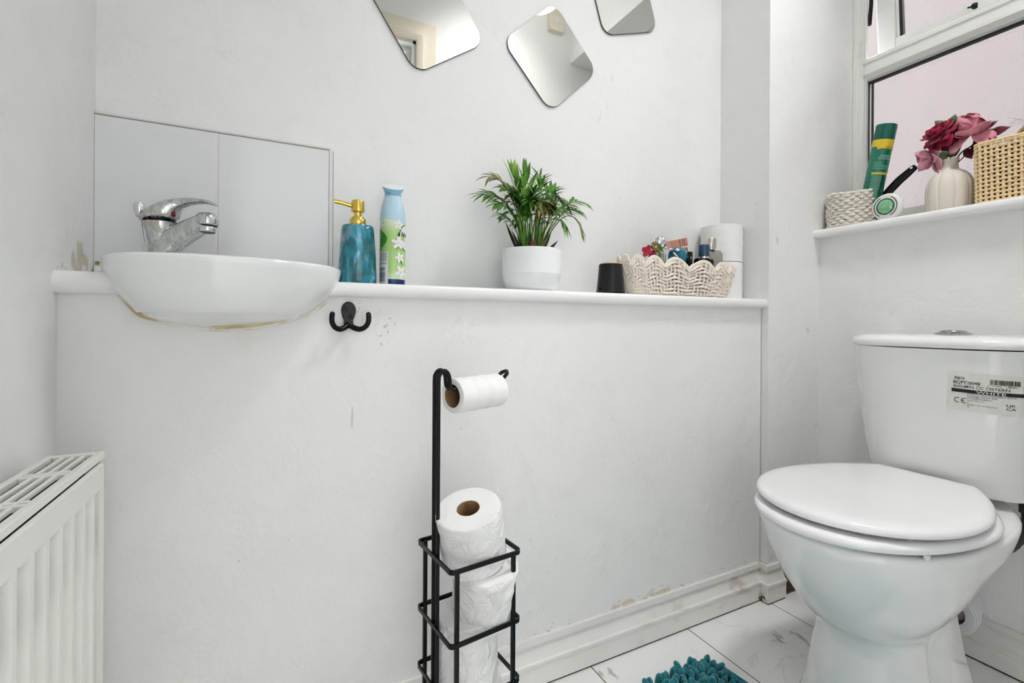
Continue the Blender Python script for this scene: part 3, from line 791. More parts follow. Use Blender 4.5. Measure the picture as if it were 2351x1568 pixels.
for bx_, by_ in ((.965, .393), (.965, .687)):
    part('seat_buffer', tl(MB().lathe([(.0042, 0), (.0058, .009)], 12, (bx_, by_, .411))), M['white_plastic'], to)
for by_ in (.47, .61):
    part('hinge', tl(MB().tube([(1.322, by_-.02, .434), (1.322, by_+.02, .434)], .0095, 14).box(1.313, 1.331, by_-.012, by_+.012, .411, .434)), M['white_plastic'], to, bevel=.002)
# cistern: front bows out, tapers towards the bottom
ZB, ZTC = .4275, .746
def cfront(z):
    t = max(0, min(1, (ZTC-z)/(ZTC-ZB))); return 1.2955+.030*t**1.5+.022*t**8
def chalf(z):
    t = max(0, min(1, (ZTC-z)/(ZTC-ZB))); return .1785-.030*t**1.15-.006*t**9
def csurf(y, z, xc=1.405):
    w = chalf(z); q = min(1, abs(y-TY)/w); f_ = cfront(z); return xc-(xc-f_)*(1-q**3.2)**(1/2.0)
def cring(z, grow=0, xb=1.506, N=40):
    w = chalf(z); out = [(xb, TY+w+grow, z)]
    for i in range(N+1):
        q = math.cos(PI*i/N); q = math.copysign(abs(q)**.55, q)
        y = TY+q*w; x = csurf(y, z)
        nx_, ny_ = -(1-abs(q)**6), q
        out.append((x-grow*(1-abs(q)**10), y+grow*q, z))
    out.append((xb, TY-w-grow, z)); return out
zs = [ZB+(ZTC-ZB)*t for t in (0, .012, .035, .07, .12, .2, .3, .42, .55, .68, .8, .9, 1)]
rg = [cring(z) for z in zs]
rg = [[(x+(.012 if x < 1.5 else 0), TY+(y-TY)*.95, z) for x, y, z in rg[0]]] + rg[1:]
ci = part('cistern', tl(MB().loft(rg)), M['ceramic'], to, smooth=50)
lr = []
for z, g in [(.7485, .001), (.7495, .004), (.754, .0062), (.760, .006), (.766, .003), (.7705, -.004), (.7735, -.013), (.7755, -.03), (.7768, -.06), (.7775, -.09)]:
    base = cring(ZTC, max(g, 0))
    if g < 0:
        base = [((x-g*(1 if x < 1.5 else -0)) if x < 1.5 else x+g*.3, TY+(y-TY)*(1+g*3.6), zz) for x, y, zz in base]
    lr.append([(x, y, z) for x, y, _ in base])
part('cistern_lid', tl(MB().loft(lr)), M['ceramic'], to, smooth=60)
bt = part('flush_button', tl(MB().lathe([(.0335, 0), (.034, .0015), (.032, .003), (.024, .0065), (.0225, .0085), (.0205, .0085), (.019, .0095), (.010, .0105), (.001, .0107)], 40, (1.402, .5235, .7766))), M['grey_chrome'], to)
# paper label on the front of the cistern, following its curve
SC = (.4370, .6570); SA = R(-2.2)
def on_cistern(mb, lift=.0007):
    def fn(x, y, z):
        s_ = x*math.cos(SA)-y*math.sin(SA); t_ = x*math.sin(SA)+y*math.cos(SA)
        yy, zz = SC[0]-s_, SC[1]+t_
        return (csurf(yy, zz)-lift-z, yy, zz)
    return tl(mb.map(fn))
sw, sh = .1150, .0810
lab = part('label_sticker', on_cistern(rect2(-sw/2, sw/2, -sh/2, sh/2, 16, 8), .0004), M['sticker'], to, label='printed white paper label')
def put(mb, x, y): return mb.map(lambda a, b, c: (a+x, b+y, 0))
T = MB()
X0 = -.0475
T.join(put(text_mb('B&Q', .0072, 1.12, True), X0+.001, .0265))
T.join(put(text_mb('BQPC0048', .0092, .98, True), X0-.001, .0165))
T.join(put(text_mb('BODMIN CC CISTERN', .0078, 1.05, True), X0-.0005, .0085))
for i, (tx, sz) in enumerate([("Chestnut Ave, Chandler's Ford,", .0043), ('Eastleigh SO53 3LE,', .0045), ('United Kingdom', .0045), ('DOP-WCC1', .0038), ('21', .0032), ('EN997 - CL1-6-VR0+CL2', .0034), ('FR', .0032)]):
    T.join(put(text_mb(tx, sz, 1.2), X0+.0215, -.0052-.0044*i))
part('lettering', on_cistern(T, .0010), M['print_black'], lab, smooth=0)
T = MB(); T.join(rect2(-.0505, .0535, -.0017, .0057, 24, 1)); part('black_band', on_cistern(T, .0008), M['print_black'], lab, smooth=0)
part('band_lettering', on_cistern(put(text_mb('WHITE', .0078, 1.65, True), -.0125, -.0007), .0012), M['print_white'], lab, smooth=0)
rnd = random.Random(5); bars = MB(); xx = .0065
while xx < .0435:
    w_ = rnd.choice((.0003, .0005, .0008, .0011)); top = .0305; bot = .0205 if .0075 < xx < .042 and not .024 < xx < .0255 else .0192
    bars.join(rect2(xx, xx+w_, bot, top)); xx += w_+rnd.choice((.0003, .0005, .0008))
bars.join(put(text_mb('5', .0036, 1.2), .0028, .0166)); bars.join(put(text_mb('221006', .0036, 1.3), .008, .0166)); bars.join(put(text_mb('150283', .0036, 1.3), .0265, .0166)); bars.join(put(text_mb('>', .0036, 1.3), .0458, .0166))
part('barcode', on_cistern(bars, .0010), M['print_black'], lab, smooth=0)
def arc(cx, cy, r, a0, a1, w, n=14):
    return MB().grid(lambda a, b: (cx+(r+w*(b-.5))*math.cos(R(a0+(a1-a0)*a)), cy+(r+w*(b-.5))*math.sin(R(a0+(a1-a0)*a)), 0), n, 1)
ce = MB(); ce.join(arc(X0+.007, -.0185, .005, 65, 295, .0014)); ce.join(arc(X0+.018, -.0185, .005, 65, 295, .0014)); ce.join(rect2(X0+.0135, X0+.0178, -.0192, -.0178))
part('conformity_mark', on_cistern(ce, .0010), M['print_black'], lab, smooth=0); ce = MB(); ce.join(put(text_mb('UK', .0072, 1.2, True), .0275, -.0225)); ce.join(put(text_mb('CA', .0072, 1.2, True), .0275, -.0295))
part('conformity_mark', on_cistern(ce, .0010), M['print_black'], lab, smooth=0)

# pipework behind the toilet
hs = thing('water_hose', 'dark braided flexible hose curving down from under the cistern', 'hose', (1.45, .424, .30))
hp = smooth_path([(1.45, .415, .405), (1.45, .4165, .375), (1.45, .4225, .345), (1.45, .436, .315), (1.452, .458, .293), (1.455, .49, .285), (1.46, .53, .29)], 6)
def braid():
    mb = MB(); n = len(hp)
    return mb.tube(hp, [.0085+.0006*(i % 2) for i in range(n)], 12)
part('braided_tube', braid().map(lambda x, y, z: (x-1.45, y-.424, z-.30)), M['hose'], hs)
part('coupling_nut', MB().lathe([(.013, 0), (.013, .022), (.010, .024), (.010, .032)], 6, (0, -.0088, .095)), M['brass'], hs, smooth=0)
cl = thing('pipe_ring', 'white plastic ring with brown core behind the toilet foot', 'ring', (1.425, .535, .129), (0, R(-90), R(8)))
part('ring_face', MB().lathe([(.0290, 0), (.0292, .012), (.034, .0135), (.045, .0135), (.0472, .0115), (.049, .012), (.051, .0105), (.051, -.022), (.029, -.022)], 56, cap0=False, cap1=False), M['collar'], cl, smooth=30)
part('core', MB().lathe([(.0288, .010), (.0288, -.03), (.001, -.03)], 40, cap0=False), M['tan_core'], cl)
part('clip_slot', MB().grid(lambda a, b: ((.0405+.006*b)*math.cos(R(205-70*a)), (.0405+.006*b)*math.sin(R(205-70*a)), .0138+.0006*math.sin(PI*b)), 16, 3), simple('grey slot', (.50, .51, .54), .4), cl, smooth=0)
part('pipe_stub', MB().lathe([(.045, -.022), (.045, -.088)], 40, cap0=True), M['collar'], cl)

# ------------------------------------------------------------------ toilet roll stand
sd = thing('toilet_roll_stand', 'black wire toilet roll stand in front of the boxed-in wall', 'toilet roll stand', (.2822, .7167, 0), (0, 0, R(7.4)))
def band(z1, hgt=.0068, half=.0625, r=.0085, th=.0028):
    o_ = rrect(2*half, 2*half, r, 6); i_ = rrect(2*half-2*th, 2*half-2*th, r-th*.8, 6); n = len(o_)
    mb = MB(); rg = [[(a, b, z1-hgt) for a, b in o_], [(a, b, z1) for a, b in o_], [(a, b, z1) for a, b in i_], [(a, b, z1-hgt) for a, b in i_]]
    rg.append(rg[0]); return mb.loft(rg, False, False)
for z in (.4403, .333, .2385, .135, .03):
    part('band', band(z), M['black_metal'], sd, smooth=30)
for x, y in ((-.0497, -.0568), (.0497, -.0568), (-.0497, .0568), (.0497, .0568)):
    part('upright', MB().box(x-.0033, x+.0033, y-.003, y+.003, .0, .437), M['black_metal'], sd, smooth=0, bevel=.0012)
fl_ = MB()
for k in range(5): fl_.box(-.06, .06, -.046+.023*k-.0015, -.046+.023*k+.0015, .0235, .027)
part('floor_grid', fl_, M['black_metal'], sd, smooth=0)
def rods():
    res = []
    a = R(12.5)
    for s in (-1, 1):
        y = s*.0072; pts = [(-.0575, y, .006), (-.0575, y, .30), (-.0575, y, .66), (-.0575, y, .708), (-.056, y, .717), (-.0518, y, .7225), (-.0465, y, .7235), (-.0415, y, .719), (-.039, y, .711), (-.0385, y, .704), (-.037, y, .698), (-.033, y, .6945), (-.027, y, .6935)]
        pts = [Vector(p) for p in pts]; arm = [(.0, .6935), (.04, .6935), (.062, .6938), (.070, .6950), (.077, .6985), (.086, .7065), (.0895, .7095)]
        for x, z in arm:
            d = x+.045; yy = y if x < .09 else y*.75
            pts.append(Vector((-.045+d*math.cos(a)-yy*math.sin(a)+.0, d*math.sin(a)+yy*math.cos(a), z)))
        res.append(pts)
    return res
r1, r2 = rods()
def dense(p): return smooth_path(p, 4)
end = [Vector(((p.x+q.x)/2+.0045, (p.y+q.y)/2, p.z+.0035)) for p, q in [(r1[-1], r2[-1])]]
part('hook_rod', MB().tube(dense(r1+end+r2[::-1]), .0032, 10), M['black_metal'], sd)

def roll(label, Rr, rc, h, loc, rot, group, seed=0, flap=False, pm='paper'):
    t = thing('toilet_roll', label, 'toilet roll', loc, rot, group)
    rn = random.Random(seed); ph = rn.random()*6; 
    lob = lambda a, z: 1+.012*math.sin(2*a+ph)+.006*math.sin(5*a+ph*2+z*40)+.004*math.sin(9*a-z*70+ph)
    side = [(Rr-.003, .0), (Rr-.0008, .0012)] + [(Rr+.0007*math.sin(i*1.9+ph), .0012+(h-.0024)*i/12) for i in range(13)] + [(Rr-.0008, h-.0008), (Rr-.003, h)]
    part('paper', MB().lathe(side, 64, cap0=False, cap1=False, lob=lob), M[pm], t, smooth=50)
    for z_ in (0, h): part('end_face', MB().lathe([(Rr-.003, z_), (Rr*.8, z_), (rc, z_)] + [(rc, h*.5)], 64, cap0=False, cap1=False, lob=lambda a, z: lob(a, z) if z == z_ else 1), M['paper_smooth'], t, smooth=50)
    part('cardboard_core', MB().lathe([(rc+.0006, .0005), (rc-.0010, .0005), (rc-.0010, h-.0005), (rc+.0006, h-.0005)], 40, cap0=False, cap1=False), M['card'], t)
    if flap:
        part('loose_sheet', MB().grid(lambda a, b: ((Rr+.0015+.010*a*a)*math.cos(.75-.55*a), (Rr+.0015+.010*a*a)*math.sin(.75-.55*a), .002+(h-.004)*b*(1-.1*a)), 8, 6), M['paper'], t, solid=.0006)
    return t
G = 'spare rolls in the black stand'
ca, sa = math.cos(R(7.4)), math.sin(R(7.4))
def ws(x, y, z): return (.2822+x*ca-y*sa, .7167+x*sa+y*ca, z)
roll('spare toilet roll at top of the black stand, tilted with core showing', .0525, .0185, .0935, ws(.012, .000, .4175), (R(11), R(-14), R(7)), G, 1)
roll('spare toilet roll second from top in the black stand, crumpled paper', .0525, .0185, .089, ws(.0275, -.002, .326), (R(9), R(-8), R(30)), G, 2, True)
roll('spare toilet roll under the crumpled one, standing upright in the stand', .0508, .0185, .098, ws(-.002, .0, .236), (0, 0, R(50)), G, 3)
roll('lowest visible spare toilet roll in the stand, peeking out at right', .0515, .0185, .098, ws(.006, .004, .134), (0, 0, R(80)), G, 4)
aa = R(7.4+12.5)
d0 = ws(-.045, 0, 0); dx, dy = math.cos(aa), math.sin(aa)
roll('nearly used toilet roll hanging on the arm of the black stand', .0282, .0190, .100, (d0[0]+.0165*dx, d0[1]+.0165*dy, .6815), (0, R(90), aa), 'toilet rolls', 6, pm='paper_smooth')
GL = 'toilet rolls stacked at the end of the ledge'
roll('white toilet roll stacked on another at right end of ledge', .0590, .019, .1115, (1.2215, 1.012, .9822), (0, 0, 0), GL, 7, pm='paper_smooth')
roll('lower white toilet roll at right end of ledge, behind the basket', .0585, .019, .1115, (1.2225, 1.012, .8702), (0, 0, 1), GL, 8, pm='paper_smooth')

# ------------------------------------------------------------------ bath mat
bm2 = thing('bath_mat', 'teal chenille bobble bath mat on the marble floor', 'bath mat', (.895, .795, 0), (0, 0, R(0)))
mc = Vector((.930, .806)); e1 = Vector((-.994, -.108)).normalized(); e2 = Vector((.108, -.994)).normalized()
def mw(a, b, z): p = e1*a+e2*b; return (p.x+mc.x-.895, p.y+mc.y-.795, z)
rc_ = .055; hem = [(rc_-rc_*math.sin(PI/2*i/10), rc_-rc_*math.cos(PI/2*i/10)) for i in range(11)]
hem = hem + [(0, .604), (.43, .604), (.43, 0)]
part('hem', MB().loft([[mw(a, b, .0005) for a, b in hem], [mw(a, b, .0055) for a, b in hem], [mw(a+(.004 if a < .2 else -.004), b+(.004 if b < .3 else -.004), .008) for a, b in hem]]), M['rug_base'], bm2, smooth=30)
rn = random.Random(3); pile = MB()
st = .0150
a = .030
while a < .42:
    b = .006
    while b < .30:
        p = mw(a+rn.uniform(-.004, .004), b+rn.uniform(-.004, .004), 0); an = rn.uniform(0, 2*PI); ln = rn.uniform(.004, .012); tx, ty = ln*math.cos(an), ln*math.sin(an); hh = rn.uniform(.015, .022)
        if not (a < .07 and b < .012):
            pile.tube([(p[0], p[1], .006), (p[0]+tx*.25, p[1]+ty*.25, .006+hh*.45), (p[0]+tx*.7, p[1]+ty*.7, .006+hh*.8), (p[0]+tx*1.15, p[1]+ty*1.15, .006+hh*.95), (p[0]+tx*1.4, p[1]+ty*1.4, .006+hh*.92)], [.0062, .0070, .0072, .0060, .0026], 9)
        b += st
    a += st
pl_ = part('chenille_pile', pile, M['rug'], bm2, smooth=80); pl_['kind'] = 'stuff'
# ------------------------------------------------------------------ things on the ledge
ZL = .8702
so_ = thing('soap_dispenser', 'teal marbled soap dispenser with gold pump beside the basin', 'soap dispenser', (.1458, .972, ZL), (0, 0, R(-8)))
part('bottle', MB().lathe([(.030, 0), (.0345, .0012), (.0362, .005), (.0363, .012), (.0350, .05), (.0328, .085), (.0312, .105), (.0305, .1125), (.0285, .1158), (.0200, .1168), (.014, .117)], 56), M['teal'], so_)
pm = part('pump_collar', MB().lathe([(.0150, .1165), (.0158, .1175), (.0158, .1285), (.0145, .1305), (.0125, .1310), (.0120, .1335), (.0100, .1348), (.0072, .1355), (.0070, .147)], 40), M['gold'], so_)
hd_ = MB().lathe([(.0115, .1435), (.0127, .1445), (.0127, .1630), (.0120, .1655), (.0100, .1668), (.004, .1672)], 40)
ph_ = part('pump_head', hd_, M['gold'], so_)
part('nozzle', MB().tube(smooth_path([(-.010, 0, .1555), (-.020, -.001, .1575), (-.032, -.0015, .1600), (-.042, -.002, .1612), (-.0435, -.002, .1612)], 4), [.0044]+[.0040]*14+[.0031]*2+[.003]*4, 12), M['gold'], so_)

ac = thing('air_freshener', 'green floral air freshener spray can with pale blue cap', 'spray can', (.2145, .974, ZL))
RC = .0250
part('can_body', MB().lathe([(.0235, 0), (.0248, .001), (RC, .003), (RC, .130), (.0247, .1385), (.0238, .1405)], 56), M['can'], ac)
def capr(mb): return mb
cap = MB().lathe([(.0243, .1295), (.0252, .131), (.0252, .134), (.0246, .150), (.0222, .164), (.0190, .174), (.0172, .1815)], 48)
cap.v = [(x, y, z - (.006*(x/.025) if z < .133 else 0)) for x, y, z in cap.v]
part('cap', cap, M['blue_cap'], ac)
top = MB().lathe([(.0170, .1800), (.0166, .1835), (.0166, .1900), (.0178, .1940), (.0205, .2000), (.0216, .2030), (.0205, .2035)], 48)
top.v = [(x, y, z+((.50*(x*.215+y*.977)-.06*(x*.977-y*.215)) if z > .1935 else 0)) for x, y, z in top.v]
tp_ = part('trigger_collar', top, M['blue_cap_dark'], ac)
lidm = MB().lathe([(.0214, .2027), (.0212, .2041), (.017, .2055), (.004, .2060)], 40); lidm.v = [(x, y, z+.50*(x*.215+y*.977)-.06*(x*.977-y*.215)) for x, y, z in lidm.v]
part('actuator_top', lidm, M['can_top'], tp_)
def wrap(mb, rad, lift=.0003, a0=0., z0=0.):
    # flat print (x to the right, y up) bent round a vertical cylinder; a0 is the angle facing the viewer
    return mb.map(lambda x, y, z: ((rad+lift+z)*math.cos(a0+x/rad), (rad+lift+z)*math.sin(a0+x/rad), z0+y))
VA = math.atan2(-.974, -.2145)     # direction from the can towards the room
def fan(pts): m = MB(); n = len(pts); return m.add([(x, y, 0) for x, y in pts], [tuple(range(n))])
def disc(cx, cy, rx_, ry_=None, n=24, rot=0):
    ry_ = ry_ or rx_; m = MB()
    pts = [(cx, cy, 0)] + [(cx+rx_*math.cos(2*PI*k/n)*math.cos(rot)-ry_*math.sin(2*PI*k/n)*math.sin(rot), cy+rx_*math.cos(2*PI*k/n)*math.sin(rot)+ry_*math.sin(2*PI*k/n)*math.cos(rot), 0) for k in range(n)]
    return m.add(pts, [(0, 1+k, 1+(k+1) % n) for k in range(n)])
def flower(cx, cy, s, rot=0):
    m = MB()
    for k in range(5):
        a = rot+2*PI*k/5; m.join(disc(cx+s*.62*math.cos(a), cy+s*.62*math.sin(a), s*.52, s*.30, 16, a))
    return m
cb = ac.children[0]
lf = MB().grid(lambda a, b: (-.0405+.0295*math.sin(PI*b)**.8*a, .068+.050*b, 0), 10, 16); part('leaf_motif', wrap(lf, RC, .0003, VA), M['leaf_print'], cb, smooth=0)
ll = MB()
for i in range(6): ll.join(rect2(-.033, -.033+.007+.002*(i % 3), .078+.006*i-(i > 3)*.001, .0786+.006*i))
part('leaf_lines', wrap(ll, RC, .0006, VA), M['print_white'], cb, smooth=0)
part('white_label', wrap(rect2(-.0385, -.0085, .002, .068, 20, 1), RC, .0004, VA), M['print_white'], cb, smooth=0)
br = MB(); rn = random.Random(9)
for i in range(9): br.join(rect2(-.034, -.0105-rn.random()*.002, .0655-.0019*i, .0663-.0019*i, 10, 1))
for i in range(2): br.join(rect2(-.034, -.0110-rn.random()*.002, .0455-.0021*i, .0464-.0021*i, 10, 1))
zz = .009
while zz < .038:
    w_ = rn.choice((.0004, .0007, .0012)); br.join(rect2(-.034, -.0150, zz, zz+w_, 10, 1)); zz += w_+rn.choice((.0005, .0009))
part('barcode', wrap(br, RC, .0006, VA), M['print_grey'], cb, smooth=0)
for st_ in (rect2(.0085, .0097, .0725, .0880, 1, 4), disc(.0175, .0490, .0013, .008, 14, .45), disc(.0125, .0515, .0013, .006, 14, -.7), disc(.0120, .1015, .0018, .0055, 14, -.1), disc(-.0225, .1265, .0014, .003, 14, 1.4)):
    part('stem_motif', wrap(st_, RC, .0004, VA), M['stem_print'], cb, smooth=0)
for cx, cy, s, r_ in ((.0110, .0860, .0118, .3), (.0150, .0570, .0100, 1.9), (.0185, .0280, .0130, .9), (-.027, .124, .0085, .8), (.012, .1225, .0095, .2)):
    part('flower_motif', wrap(flower(cx, cy, s, r_), RC, .0016 if cy < .1 and s == .0118 else .0006, VA), M['print_white'], cb, smooth=0)
    part('flower_centre', wrap(disc(cx, cy, .0018), RC, .0019 if s == .0118 else .0008, VA), M['yolk'], cb, smooth=0)
part('badge_ring', wrap(disc(.0320, .0985, .0195, .0265, 40), RC, .0007, VA), M['print_black'], cb, smooth=0)
part('badge', wrap(disc(.0322, .0985, .0182, .0252, 40), RC, .0010, VA), M['print_white'], cb, smooth=0)
tx = put(text_mb('febreze', .0135, .85, True), .0180, .1005); tx.join(put(text_mb('AIR', .0036, 1.2, True), .0235, .0905)); tx.join(rect2(.0255, .0265, .0800, .0810)); tx.join(rect2(.0255, .0262, .0780, .0786))
part('badge_lettering', wrap(tx, RC, .0013, VA), M['print_black'], cb, smooth=0)

# potted palm
pt = thing('potted_palm', 'small parlour palm in white round pot on the ledge', 'potted plant', (.5385, .976, ZL))
RP = .0690
pot = MB().lathe([(.045, 0), (.0505, .0005), (.0565, .004), (.0625, .012), (.0665, .022), (.0685, .034), (.0693, .0395), (.0693, .041), (RP, .0415), (RP, .095), (.0680, .0975), (.0655, .0975), (.0640, .094), (.0640, .086), (.001, .084)], 64, cap1=False)
part('pot', pot, M['pot'], pt)
part('soil', MB().lathe([(.0636, .086), (.05, .0895), (.02, .092), (.001, .092)], 40, cap0=False), M['soil'], pt)
def blade(mb, p, d, L, w, up, droop, n=6):
    p = Vector(p); d = d.normalized(); side = d.cross(up); side = side.normalized() if side.length > 1e-4 else Vector((1, 0, 0)); nrm = side.cross(d); vs = []
    for i in range(n+1):
        t = i/n; q = p+d*L*t+Vector((0, 0, -droop*L*t*t)); ww = w*(math.sin(PI*min(1, (t*.86+.10)))**.8)*(1-t**6)
        vs += [q-side*ww+nrm*ww*.25, q, q+side*ww+nrm*ww*.25]
    mb.add(vs, [(i*3+k, i*3+k+1, i*3+k+4, i*3+k+3) for i in range(n) for k in (0, 1)])
def frond(base, ctrl, tip, nl, L, w, seed, mat, t0=.42, spread=58, droop=.25, stem=.0011):
    rn = random.Random(seed); mb = MB(); B, K, T_ = Vector(base), Vector(ctrl), Vector(tip)
    q = lambda t: B*(1-t)**2+K*2*t*(1-t)+T_*t*t
    pts = [q(i/14) for i in range(15)]; mb.tube(pts, [stem*1.6-stem*1.1*i/14 for i in range(15)], 6)
    for i in range(nl):
        t = t0+(1-t0)*(i/(nl-1 or 1)); p = q(t); tg = (q(min(1, t+.02))-q(t-.02)).normalized()
        sd_ = tg.cross(Vector((0, -.55, .85))); sd_ = sd_.normalized() if sd_.length > 1e-3 else Vector((1, 0, 0))
        ll_ = L*(.62+.38*math.sin(PI*(i+.8)/(nl+.6)))*rn.uniform(.85, 1.12); an = R(spread-22*i/nl+rn.uniform(-9, 9))
        for s in (-1, 1):
            d = tg*math.cos(an)+sd_*s*math.sin(an)+Vector((rn.uniform(-.12, .12), rn.uniform(-.2, .05), rn.uniform(-.08, .08)))
            blade(mb, p, d, ll_*rn.uniform(.9, 1.25), w*rn.uniform(1., 1.5), Vector((rn.uniform(-.3, .3), -.5, 1)), droop*rn.uniform(.5, 1.5))
    blade(mb, q(1), (q(1)-q(.95)), L*.8, w, Vector((0, -.4, 1)), droop)
    return part('frond', mb, M[mat], pt, smooth=60)
zb = .092
def F(bx, cx, cz, tx, tz, dy, nl, L, w, mat, seed, **k):
    # x, z in millimetres from the pot's centre and rim; dy the lean towards the room
    cx, cz, tx, tz, L = cx*1.1, cz*1.14, tx*1.1, tz*1.14, L*1.12
    frond((bx*.001, rnd.uniform(-.012, .012), zb), (cx*.001, -dy*.0005, zb+cz*.001), (tx*.001, -dy*.001, zb+tz*.001), nl, L*.001, w*.001, seed, mat, **k)
rnd = random.Random(21)
F(-8, -28, 95, -40, 150, -5, 5, 52, 5.2, 'leaf_lt', 1, spread=34, droop=-.05)
F(-2, -14, 100, -18, 152, 0, 5, 50, 5.0, 'leaf', 2, spread=32, droop=-.02)
F(-4, -22, 80, -30, 128, 14, 6, 48, 5.0, 'leaf_lt', 3, spread=40, droop=.0)
F(-12, -50, 150, -98, 142, 6, 9, 44, 3.2, 'leaf_br', 4, spread=62, droop=.35)
F(-14, -52, 118, -108, 108, 0, 8, 44, 3.4, 'leaf', 5, spread=55, droop=.3)
F(-14, -44, 95, -86, 88, 16, 8, 40, 3.4, 'leaf', 6, spread=58, droop=.3)
F(-15, -40, 70, -70, 70, -6, 7, 34, 2.4, 'leaf', 7, spread=66, droop=.3)
F(6, 16, 130, 22, 158, -5, 8, 38, 2.6, 'leaf', 8, spread=60, droop=.15)
F(10, 36, 160, 58, 138, -8, 10, 36, 2.2, 'leaf', 9, spread=64, droop=.3)
F(8, 30, 120, 44, 128, 16, 7, 38, 3.6, 'leaf', 10, spread=50, droop=.15)
F(16, 58, 150, 92, 112, -6, 10, 32, 2.1, 'leaf_br', 11, spread=62, droop=.3)
F(18, 70, 128, 128, 118, 4, 8, 32, 3.6, 'leaf', 12, spread=56, droop=.25, t0=.6)
F(18, 70, 112, 112, 96, 14, 9, 30, 3.0, 'leaf', 13, spread=62, droop=.35, t0=.5)
F(17, 92, 140, 128, 50, 6, 9, 24, 1.9, 'leaf_br', 14, spread=46, droop=.4, t0=.62)
F(2, 4, 130, 2, 92, 42, 8, 38, 4.2, 'leaf_br', 15, spread=48, droop=.55, t0=.6)
F(-4, -16, 120, -22, 100, 36, 7, 40, 3.8, 'leaf', 16, spread=58, droop=.35, t0=.5)
F(8, 22, 110, 34, 92, 34, 7, 36, 3.8, 'leaf', 17, spread=55, droop=.35, t0=.5)
F(2, 8, 110, 12, 132, 20, 7, 42, 4.4, 'leaf', 18, spread=52, droop=.2)
F(-6, -30, 100, -52, 108, 30, 7, 42, 4.4, 'leaf', 19, spread=54, droop=.25)
F(14, 40, 95, 62, 88, 24, 7, 36, 3.0, 'leaf', 20, spread=58, droop=.3)
F(10, 26, 90, 40, 104, -22, 7, 36, 3.2, 'leaf', 22, spread=58, droop=.25)
F(-8, -24, 90, -36, 112, -24, 7, 38, 3.2, 'leaf', 23, spread=58, droop=.25)
F(9, 40, 140, 66, 120, 2, 9, 34, 2.4, 'leaf', 31, spread=62, droop=.3)
F(7, 30, 130, 50, 112, -16, 9, 36, 2.4, 'leaf', 32, spread=64, droop=.35)
F(-9, -36, 120, -66, 122, 8, 8, 40, 3.2, 'leaf_lt', 33, spread=58, droop=.3)
F(4, 14, 118, 30, 110, 24, 8, 38, 3.0, 'leaf', 34, spread=62, droop=.4)
F(-3, -8, 110, -10, 118, 28, 7, 40, 3.4, 'leaf', 35, spread=60, droop=.35)
F(15, 45, 110, 70, 60, 20, 4, 26, 4.0, 'leaf_lt', 24, spread=30, droop=.5, t0=.8)
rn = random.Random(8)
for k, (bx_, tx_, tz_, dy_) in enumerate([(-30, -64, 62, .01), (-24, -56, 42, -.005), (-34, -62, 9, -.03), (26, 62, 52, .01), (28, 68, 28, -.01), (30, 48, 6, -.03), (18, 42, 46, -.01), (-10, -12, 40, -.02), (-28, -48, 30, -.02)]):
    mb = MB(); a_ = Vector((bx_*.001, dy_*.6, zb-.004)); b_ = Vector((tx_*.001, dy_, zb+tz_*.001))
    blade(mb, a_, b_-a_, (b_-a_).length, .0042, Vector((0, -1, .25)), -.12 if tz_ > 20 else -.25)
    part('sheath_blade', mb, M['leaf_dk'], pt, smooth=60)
stm = MB()
for k in range(16):
    x0 = rn.uniform(-.026, .026); y0 = rn.uniform(-.02, .016); stm.tube([(x0, y0, zb-.002), (x0*1.25, y0*1.2, zb+.03), (x0*1.7+rn.uniform(-.006, .006), y0*1.5, zb+rn.uniform(.06, .10))], [.0026, .0019, .0010], 6)
part('stem', stm, M['leaf_lt'], pt)
sdry = MB()
for k in range(12):
    x0 = rn.uniform(-.012, .018); y0 = rn.uniform(-.03, -.01); blade(sdry, (x0, y0, zb-.003), Vector((rn.uniform(-.3, .3), rn.uniform(-.3, .1), 1)), rn.uniform(.018, .042), .0028, Vector((0, -1, 0)), 0)
part('dry_sheath', sdry, simple('dry brown sheath', (.22, .12, .055), .8), pt)

# black diffuser
bd = thing('black_diffuser', 'round black tapered diffuser with light wood rim beside the woven basket', 'diffuser', (.7405, .937, ZL))
part('housing', MB().lathe([(.0350, 0), (.0356, .001), (.0356, .0065), (.0345, .0075), (.0340, .013), (.0318, .034), (.0298, .056), (.0288, .0700), (.0283, .0722), (.0262, .0725)], 56), M['black_plastic'], bd)
part('wood_rim', MB().lathe([(.0264, .0718), (.0270, .0730), (.0258, .0748), (.0225, .0752), (.0215, .0735), (.0215, .0720)], 56, cap0=False, cap1=False), M['wood_band'], bd)
part('inner_lid', MB().lathe([(.0216, .0715), (.0213, .0728), (.001, .0728)], 40), M['black_gloss'], bd)
part('side_button', MB().lathe([(.0038, 0), (.0038, .003), (.002, .004)], 14).xf(Matrix.Rotation(R(-175), 4, 'Z') @ Matrix.Translation((.0355, 0, .0115)) @ Matrix.Rotation(R(90), 4, 'Y')), M['black_gloss'], bd)

